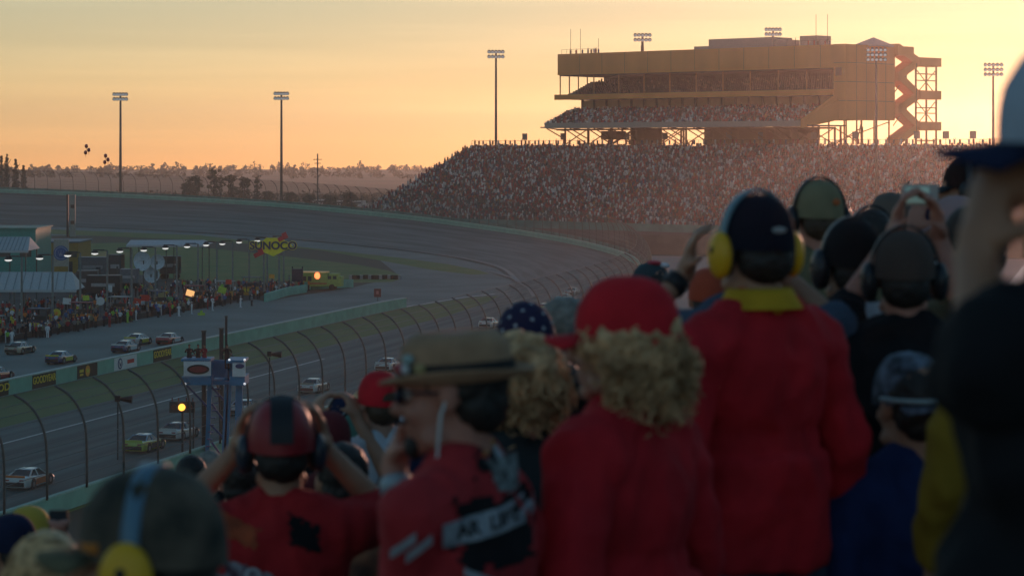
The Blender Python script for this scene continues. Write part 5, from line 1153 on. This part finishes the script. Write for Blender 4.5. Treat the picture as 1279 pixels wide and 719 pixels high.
# man in the tan hat, profile
P = human('hat', 574, 400, 4.7, 62, 'man in a tan brimmed hat and sunglasses, hand at his mouth', mat('race_shirt', (.42, .02, .025), .85, .1, 8, bump=.2), arms=('smoke', 'down'), skin=2, haircol='dark', vox=.008, top=1.785, girth=1.05, sleeve=.40, head=(20, -4))
H = P['Hm']; q = MB(); q.T = H; rings = []
for rr, zz in ((1.0, .170), (.98, .205), (.93, .238), (.76, .262), (.42, .252), (.05, .238)): rings.append([Vector((cos(t_) * .090 * rr, sin(t_) * .115 * rr - .012, zz - (.006 if abs(cos(t_)) < .4 and rr < .9 else 0))) for t_ in [2 * pi * k / 28 for k in range(28)]])
q.ring(rings, cap=False); ht = worn(P, 'hat', q, STRAW)
q = MB(); q.T = H; rings = []
for rr, ext in ((1.0, 0), (1.18, .0), (1.34, .008), (1.37, .009), (1.34, .003), (1.0, -.008)): rings.append([Vector((cos(t_) * .090 * (1 + (rr - 1) * .8), sin(t_) * .115 * rr - .012, .176 + ext + (.030 * cos(t_) ** 2 * (rr - 1)) - (.035 * (rr - 1) * abs(sin(t_)) ** 2 if sin(t_) > 0 else -.0 * rr))) for t_ in [2 * pi * k / 32 for k in range(32)]])
q.ring(rings, cap=False); q.build('hat_brim', STRAW, ht, smooth=True)
q = MB(); q.T = H; q.ring([[Vector((cos(t_) * .0925, sin(t_) * .1175 - .012, zz)) for t_ in [2 * pi * k / 28 for k in range(28)]] for zz in (.180, .206)], cap=False); q.build('hat_band', BLACK, ht, smooth=True)
for yy, xx, m_ in ((.085, -.050, mat('pin_red', (.4, .02, .03), .4)), (.070, -.062, mat('pin_pale', (.3, .4, .38), .3)), (.045, -.080, mat('pin_gold', (.4, .3, .12), .4)), (.095, -.030, mat('pin_red', (.4, .02, .03))), (.078, -.052, WHITE)):
    q = MB(); q.T = H; q.ell((xx - .008, yy, .20 + (.018 if m_.name == 'pin_pale' else 0)), (.008, .012, .011), n=8, m=6); q.build('hat_pin', m_, ht)
q = MB(); q.T = H
for sd in (-1, 1): q.ell((sd * .034, .098, .148), (.027, .010, .020), n=12, m=8); q.bar((sd * .058, .085, .154), (sd * .080, -.01, .150), .005)
q.bar((-.01, .104, .154), (.01, .104, .154), .005); worn(P, 'sunglasses', q, mat('lens_blue_black', (.01, .012, .03), .1, 0))
q = MB(); q.T = H; q.tube([(-.083, .0, .135), (-.090, .01, .11), (-.088, .02, .05), (-.075, .03, -.03), (-.08, .05, -.10)], .0035, 6); worn(P, 'earphone_cable', q, mat('cable_white', (.6, .62, .6), .4))
q = MB(); q.T = H; q.ell((0, .083, .044), (.030, .020, .028), n=10, m=8); q.cap((-.02, .098, .092), (.02, .098, .092), .005, .005, 6); worn(P, 'goatee', q, HAIR['dark'])
sh, e, h, a = P['A'][-1]; q = MB(); wv = h.lerp(e, .16); d = (e - h).normalized(); q.tube([wv - d * .014, wv + d * .014], .0335, 14); worn(P, 'wristwatch', q, mat('watch_pale', (.35, .42, .45), .3))
q = MB(); q.T = H; q.ring([[Vector((cos(t_) * .088, sin(t_) * .095 - .025, zz)) for t_ in [2 * pi * k / 20 for k in range(20)]] for zz in (-.045, .0, .02)], cap=False); worn(P, 'collar', q, mat('collar_check', (.02, .02, .025), .9, .6, 60, col2=(.3, .34, .34)))
org = P['T']((-.05, -.02, 1.2)); yw = radians(62); V = Vector((cos(-yw) * 0 + 1 * sin(yw), cos(yw), 0)) # camera direction in person space
V = (Matrix.Rotation(-yw, 3, 'Z') @ Vector((-.02, 1, 0)))
print_black = fabric('print_black', (.015, .014, .016)); SILV = mat('print_silver', (.25, .27, .3), .7, .4, 25, col2=(.45, .47, .5))
org = Vector((0, 0, P['T']((0, 0, 1.42)).z))
patch(P, 'print', .02, .18, .03, .175, print_black, org, V); patch(P, 'print', .045, .17, .075, .165, mat('print_flame', (.30, .10, .01), .8, .5, 45, col2=(.7, .42, .03)), org, V, off=.007)
patch(P, 'print', -.02, .17, -.14, .02, print_black, org, V); patch(P, 'print', .095, .115, .0, .09, SILV, org, V, skew=0, off=.008, shape=lambda u, v, x, z: (x - v * .03, z))
patch(P, 'print_band', -.03, .15, -.078, -.030, SILV, org, V, skew=.16, off=.008)
shirt_text(P, 'lettering', 'AR  LIFE', .038, BLACK, org, V, .058, -.045, .16, .92, off=.012, bold=.0012)
for z0 in (-.13, -.17, -.22): patch(P, 'print', .01, .14, z0, z0 + .014, SILV, org, V, skew=-.45, off=.008)
for dx, z0 in ((-.13, .0), (-.10, -.03)): patch(P, 'print', dx, dx + .05, z0, z0 + .02, SILV, org, V, skew=.8, off=.005)
shirt_text(P, 'lettering', 'RACING', .045, YEF, org, V, .11, .15, .25, .7, off=.012, bold=.002) if False else None
# curly blonde woman behind him
P = human('curly', 648, 412, 6.2, 35, 'woman with curly blonde hair and charcoal top behind the tan hat', CHT, skin=1, hair='curly', haircol='curly', top=1.775, sleeve=.9)
# woman in red cap
P = human('redcap', 780, 342, 5.05, 54, 'woman with bushy blonde hair under a bright red cap, plain red top', REDK, skin=1, hair='curly', haircol='curly', vox=.008, top=1.79, girth=.98, sleeve=.95, hairw=1.17, head=(16, 0), lean=0)
cap(P, REDC, REDC, opening=True, big=1.06, z=.004)
# man in red sweater and yellow ear defenders
P = human('sweater', 946, 236, 5.8, 34, 'man in a red sweater with yellow collar and yellow ear defenders', REDK, skin=0, haircol='dark', vox=.009, top=1.79, girth=1.0, sleeve=1.0, head=(-10, -2))
c = cap(P, fabric('blue_black_cap', (.008, .010, .02)), NVC, big=1.0); headset(P, mat('band_pale_blue', (.16, .26, .30), .4), PYEL, 1.15)
q = MB(); q.T = P['Hm']; q.ell((.0, -.118, .19), (.020, .004, .008), n=10, m=6); q.build('cap_badge', mat('badge_grey', (.3, .32, .32)), c)
q = MB(); q.T = P['Hm']; q.ring([[Vector((cos(t_) * rx, sin(t_) * rx * 1.05 - .018, zz)) for t_ in [2 * pi * k / 24 for k in range(24)]] for zz, rx in ((.002, .104), (.034, .086), (.052, .077), (.047, .072), (-.01, .072))], cap=False); worn(P, 'collar', q, YEF)
# grey-blue shirt man in front of him, arms up
P = human('greyblue', 935, 262, 6.6, 8, 'man in a grey-blue tee with raised arms, mostly hidden by the red sweater', GBT, arms=(((.29, .12, 1.40), (.135, .18, 1.555)),) * 2, skin=0, haircol='dark', top=1.765, girth=1.25, sleeve=.40)
sh, e, h, a = P['A'][-1]; q = MB(); wv = h.lerp(e, .22); d = (e - h).normalized(); q.tube([wv - d * .02, wv + d * .02], .036, 12); worn(P, 'wristwatch', q, BLACK)
# tan cap
P = human('tancap', 1023, 220, 8.6, 8, 'person in a tan cap with a small orange badge and dark headphones', KHF, skin=2, haircol='brown', top=1.79)
c = cap(P, TANC, TANC, back=0); headset(P, PBLK, PBLK, 1.05)
q = MB(); q.T = P['Hm']; q.ell((.035, -.115, .20), (.014, .006, .012), n=8, m=6); q.build('cap_badge', mat('badge_orange', (.5, .12, .03)), c)
# black jacket, dark headphones
P = human('whitecollar', 1064, 266, 7.2, 10, 'man in a black jacket with a white collar and black headphones', BKT, skin=0, haircol='dark', top=1.80, girth=1.1, sleeve=.95)
cap(P, BKT, BKT, big=1.06); headset(P, PBLK, PBLK, 1.25)
q = MB(); q.T = P['Hm']; q.ring([[Vector((cos(t_) * rx, sin(t_) * rx * 1.05 - .018, zz)) for t_ in [2 * pi * k / 24 for k in range(24)]] for zz, rx in ((-.02, .105), (.030, .084), (.038, .076), (.0, .074))], cap=False); worn(P, 'collar', q, mat('collar_white', (.5, .55, .6), .8))
patch(P, 'shoulder_mark', .05, .11, .0, .018, mat('print_white', (.45, .47, .5)), Vector((0, 0, P['T']((0, 0, 1.42)).z)), (0, 1, 0), skew=.15)
# person photographing over the heads
P = human('photog', 1130, 276, 6.7, -4, 'person in a black and yellow jacket holding a camera up in both hands', BKT, arms=(((.15, .26, 1.50), (.00, .30, 1.72)), ((.20, .20, 1.47), (.13, .30, 1.71))), skin=2, haircol='dark', top=1.80, sleeve=.62, vox=.008)
cap(P, mat('cap_brown_cloth', (.07, .045, .035), .9), None); headset(P, PBLK, PBLK, 1.1)
Vp = (0, 1, 0); og = Vector((0, 0, P['T']((0, 0, 1.25)).z)); patch(P, 'yellow_panel', .12, .17, -.25, .14, YEF, og, Vp, skew=0, shape=lambda u, v, x, z: (x + (1 - v) * .02, z))
R0 = P['r']; cp = R0.matrix_basis @ P['T']((.075, .33, 1.835))
q = MB(); q.box((0, 0, 0), (.105, .028, .062)); 
cam_o = thing('camera', 'small silver camera held up by the person in black and yellow', 'camera', cp, -.05); bd = q.build('body', mat('camera_silver', (.35, .37, .38), .35, metal=.4), cam_o)
q = MB(); q.tube([(.01, .014, 0), (.01, .04, 0)], [.026, .022], 16); q.build('lens', BLACK, cam_o); q = MB(); q.box((-.008, -.015, .0), (.068, .003, .046)); q.build('screen', mat('camera_screen', (.16, .28, .27), .2, 0, emit=.25), cam_o); q = MB(); q.tube([(-.035, 0, .031), (-.035, 0, .037)], .007, 10); q.build('shutter_button', BLACK, cam_o)
# right edge: large figure, hand at the face, white and blue cap
P = human('edge', 1372, 34, 2.75, 40, 'large dark figure at the right edge in a white cap, hand raised to the face', BKT, arms=(((.13, .06, 1.36), (.055, .13, 1.50)), 'down'), skin=0, haircol='dark', top=1.79, girth=1.15, sleeve=.40, vox=.008, head=(-10, 0))
cap(P, WHC, NVC, big=1.15, back=50)
Vp = (0, 1, 0); og = Vector((0, 0, P['T']((0, 0, 1.25)).z)); patch(P, 'yellow_stripe', -.10, -.07, .02, .13, YEF, og, Vp, skew=.0, shape=lambda u, v, x, z: (x + v * .1, z))
# yellow garment between
P = human('yellow', 1330, 232, 5.0, 2, 'person in a dark yellow top, mostly behind the raised forearm at right', fabric('mustard_cloth', (.24, .14, .015)), skin=0, haircol='dark', top=1.765, sleeve=.9)
# crouched person in blue jacket
P = human('bluejacket', 1140, 428, 6.0, 20, 'person in a blue jacket and dark patterned cap, low between the others', BLJ, skin=0, haircol='dark', top=1.80, girth=1.15, sleeve=1.0)
c = cap(P, mat('patterned_cap', (.02, .025, .035), .8, .5, 30, col2=(.16, .2, .26)), None, back=180)
q = MB(); q.T = P['Hm']; q.tube([Vector((cos(a) * .094, sin(a) * .114 - .012, .165)) for a in [lerp(pi, 2 * pi, k / 12) for k in range(13)]], .006, 6); q.build('cap_piping', mat('piping_pale', (.3, .38, .38)), c)
human('blonde2', 1084, 392, 7.2, 15, 'blonde head showing behind the right shoulder of the red sweater', REDT, skin=1, hair='long', haircol='blonde', top=1.78, sleeve=.9)
# starred bandana
P = human('stars', 655, 372, 7.6, 20, 'person wearing a navy bandana with white stars', GREYC, skin=1, haircol='dark', top=1.785)
q = MB(); q.T = P['Hm']; q.ell((0, -.018, .172), (.090, .108, .105), n=22, m=16); q.ell((0, -.085, .10), (.04, .03, .05), n=10, m=8); bn = remesh(q, 'bandana', NVC, .007, P['r'], 3)
bnav = mat('bandana_navy', (.02, .015, .055), .9)
sm_ = MB(); sm_.add([v.co.copy() for v in bn.data.vertices], [tuple(p.vertices) for p in bn.data.polygons]); sm_.mi = 1; bv = BVHTree.FromPolygons([v.co for v in bn.data.vertices], [p.vertices[:] for p in bn.data.polygons]); cc = P['Hm'] @ Vector((0, -.018, .172))
rs = random.Random(2)
for i in range(46):
    ga = i * 2.39996; zz = 1 - (i + .5) / 46 * 1.5; rr = sqrt(max(0, 1 - zz * zz)); d = Vector((cos(ga) * rr, sin(ga) * rr, zz)); hit = bv.ray_cast(cc + d * .3, -d)
    if hit[0] is None: continue
    x_ = d.orthogonal().normalized(); y_ = d.cross(x_); c0 = hit[0] + d * .002; k = len(sm_.v); pts = [c0 + x_ * cos(j * pi / 5) * (.009 if j % 2 == 0 else .004) + y_ * sin(j * pi / 5) * (.009 if j % 2 == 0 else .004) for j in range(10)]
    sm_.add([c0 + d * .001] + pts, [(0, 1 + j, 1 + (j + 1) % 10) for j in range(10)])
bpy.data.objects.remove(bn); sm_.build('bandana', [bnav, mat('star_white', (.5, .5, .52))], P['r'], smooth=True)
human('greyhair', 702, 372, 8.6, 60, 'person with short grey hair and pale shirt just left of the red cap', CREAM, skin=1, haircol='grey', top=1.765)
# red cap and white shirt, small
P = human('redcap2', 474, 459, 9.8, 28, 'young person in a small red cap and sleeveless white shirt', WTE, arms=(((.25, .05, 1.15), (.20, .15, .95)), 'down'), skin=1, haircol='brown', top=1.79, sleeve=.18); c = cap(P, REDC, REDC, opening=True, strap=HAIR['brown'])
q = MB(); q.T = P['Hm']; q.tube([(cos(a) * .062, sin(a) * .062 - .02, -.02) for a in [2 * pi * k / 16 for k in range(17)]], .012, 6); q.build('neckband', mat('neck_blue', (.2, .32, .4)), P['r'])
def simple(key, x, y, Y, yaw, lab, shirt, capm=None, brim=None, hair='short', hc='dark', hs_=None, skin=0, arms=('down', 'down'), back=0, **k):
    P = human(key, x, y, Y * 1.18, yaw, lab, shirt, arms=arms, skin=skin, hair=hair, haircol=hc, top=1.79 if capm else 1.77, vox=.012, **k)
    if capm: cap(P, capm, brim, back=back)
    if hs_: headset(P, PBLK, hs_, 1.05)
    return P
simple('d1', 430, 490, 10.5, 20, 'person in a dark cap and black top left of the small red cap', BKT, NVC, hs_=PBLK)
simple('d2', 440, 512, 9.6, 30, 'person in a dull green cap directly below the dark cap', BKT, GRNF, hs_=PBLK, arms=('ears', 'down'))
simple('d3', 412, 508, 8.0, 0, 'person in a maroon cap with hands raised beside the red shirt man', MAR, MAR, arms=('camera', 'camera'))
simple('d4', 506, 466, 10.5, 20, 'small figure in a red cap just left of the tan hat brim', NVT, REDC)
simple('d5', 519, 482, 9.0, 20, 'person in a white cap behind the tan hat man’s hand'.replace('’', ''), mat('race_jersey', (.02, .02, .025), .85, .6, 10, col2=(.45, .46, .5)), WHC, hs_=PBLK)
simple('d6', 455, 486, 12, 10, 'fair-haired person beyond the small red cap', CREAM, None, hc='blonde', skin=1)
P = simple('d7', 816, 324, 9.5, 15, 'person in a dark teal cap with a red and white crown patch', NVT, mat('cap_dark_teal', (.02, .05, .06), .8), BLACK, back=-60)
q = MB(); q.T = P['Hm']; q.ell((0, -.02, .275), (.035, .04, .012)); q.build('red_patch', mat('patch_red', (.45, .03, .05)), P['r']); q = MB(); q.T = P['Hm']; q.ell((.045, -.02, .262), (.028, .04, .014)); q.build('white_patch', WHITE, P['r'])
simple('d8', 886, 330, 8.5, 0, 'figure in a bright orange-red top seen between arm and yellow muff', fabric('orange_red', (.5, .06, .02)), mat('cap_orange_red', (.45, .06, .02), .8), None)
simple('d9', 1208, 193, 8.5, 82, 'dark profile of a man in a black cap facing left near the right edge', BKT, BKT, BLACK, hs_=PBLK)
simple('d10', 1112, 236, 8.8, 30, 'brown-haired person behind the raised camera', CHT, mat('cap_grey_brown', (.13, .10, .08), .8), None, hc='brown', skin=1)
simple('d11', 1172, 234, 9.2, 20, 'person in a dark cap just right of the raised camera', NVT, NVC, skin=1)
simple('d12', 1193, 240, 8.2, 60, 'person in a pale blue shirt at right of the raised camera', WTE, mat('cap_white_red', (.4, .25, .25), .8), None, skin=2, arms=('face', 'down'))
simple('d13', 1088, 262, 8.0, 15, 'person in dark headphones just right of the big black headphones', CHT, None, hs_=PBLK)
simple('d14', 1216, 250, 6.0, 30, 'person in khaki and a dark cap beside the right-edge forearm', KHF, mat('cap_dark_grey', (.05, .05, .045), .8), None)  # cap in one dark grey cloth colour
simple('d15', 238, 568, 11, 30, 'bareheaded dark-haired person at the far left of three small heads', CHT, None)
simple('d16', 262, 562, 12, 20, 'grey-haired head in the middle of three small heads', BKT, None, hc='grey')
simple('d17', 300, 566, 8.5, 10, 'person in a maroon top beside the raised left elbow', MAR, None, skin=2)
simple('d18', 56, 662, 4.7, 20, 'person with straight blonde hair at the bottom left corner', MAR, None, hair='long', hc='blonde', skin=1)
simple('d19', 36, 627, 8.2, 40, 'person in a yellow and black cap at the left edge', NVT, mat('cap_yellow_cloth', (.5, .33, .04), .8), BLACK, hc='dark')
simple('d20', 14, 636, 7.6, 50, 'dark-haired person in navy cut by the left edge', NVT, NVC)
P = simple('d21', 72, 704, 6.2, 10, 'person in black with both hands raised holding a dark phone', BKT, None, arms=(((.2, .2, 1.5), (.035, .3, 1.70)), ((.2, .2, 1.5), (.035, .3, 1.70))), skin=2)
cp = P['r'].matrix_basis @ P['T']((0, .32, 1.80)); q = MB(); q.box((0, 0, 0), (.06, .012, .11)); ph_ = thing('phone', 'small dark phone held up in both hands at lower left', 'phone', cp); q.build('case', BLACK, ph_); q = MB(); q.box((0, -.008, 0), (.052, .003, .095)); q.build('screen', mat('phone_screen', (.03, .04, .05), .15), ph_)
P = simple('d22', 668, 672, 4.5, 60, 'person in a grey cap with sunglasses on it at the bottom centre', BKT, GREYC, hc='dark', skin=1)
q = MB(); q.T = P['Hm']
for sd in (-1, 1): q.ell((sd * .036, .103, .205), (.028, .010, .019), n=12, m=8)
q.bar((-.01, .108, .21), (.01, .108, .21), .006); worn(P, 'sunglasses', q, mat('lens_black', (.01, .01, .01), .1, 0))
simple('d23', 735, 400, 6.6, 20, 'pale-shirted person hidden behind the red-capped woman', fabric('pale_blue_tee', (.25, .3, .36)), None, skin=1, sleeve=.9)
simple('d24', 700, 452, 5.8, 10, 'person in a blue and white top low beside the curly-haired woman', mat('blue_white_top', (.03, .08, .3), .8, .5, 9, col2=(.5, .52, .55)), None, skin=1)
simple('d25', 428, 552, 6.4, 12, 'person in dark green low between the red shirt and the white shirt', fabric('dark_green', (.02, .04, .03)), None)
simple('d26', 512, 548, 6.2, 25, 'person in a black and orange racing jersey beside the raised hand', mat('jersey_orange', (.02, .02, .022), .85, .6, 7, col2=(.4, .15, .06)), NVC)
# ================================================================ HAZE
b = MB(); b.box((0, 900, 34), (7300, 3700, 70)); hz = b.build('haze', [])
hz['kind'] = 'stuff'
hm = bpy.data.materials.new('haze_air'); hm.use_nodes = True; t = hm.node_tree; t.nodes.clear()
o_ = N(t, 'ShaderNodeOutputMaterial'); pv = N(t, 'ShaderNodeVolumePrincipled'); pv.inputs['Color'].default_value = (.88, .87, .84, 1); pv.inputs['Density'].default_value = .00013; pv.inputs['Anisotropy'].default_value = .8
t.links.new(pv.outputs[0], o_.inputs['Volume']); hz.data.materials.append(hm)
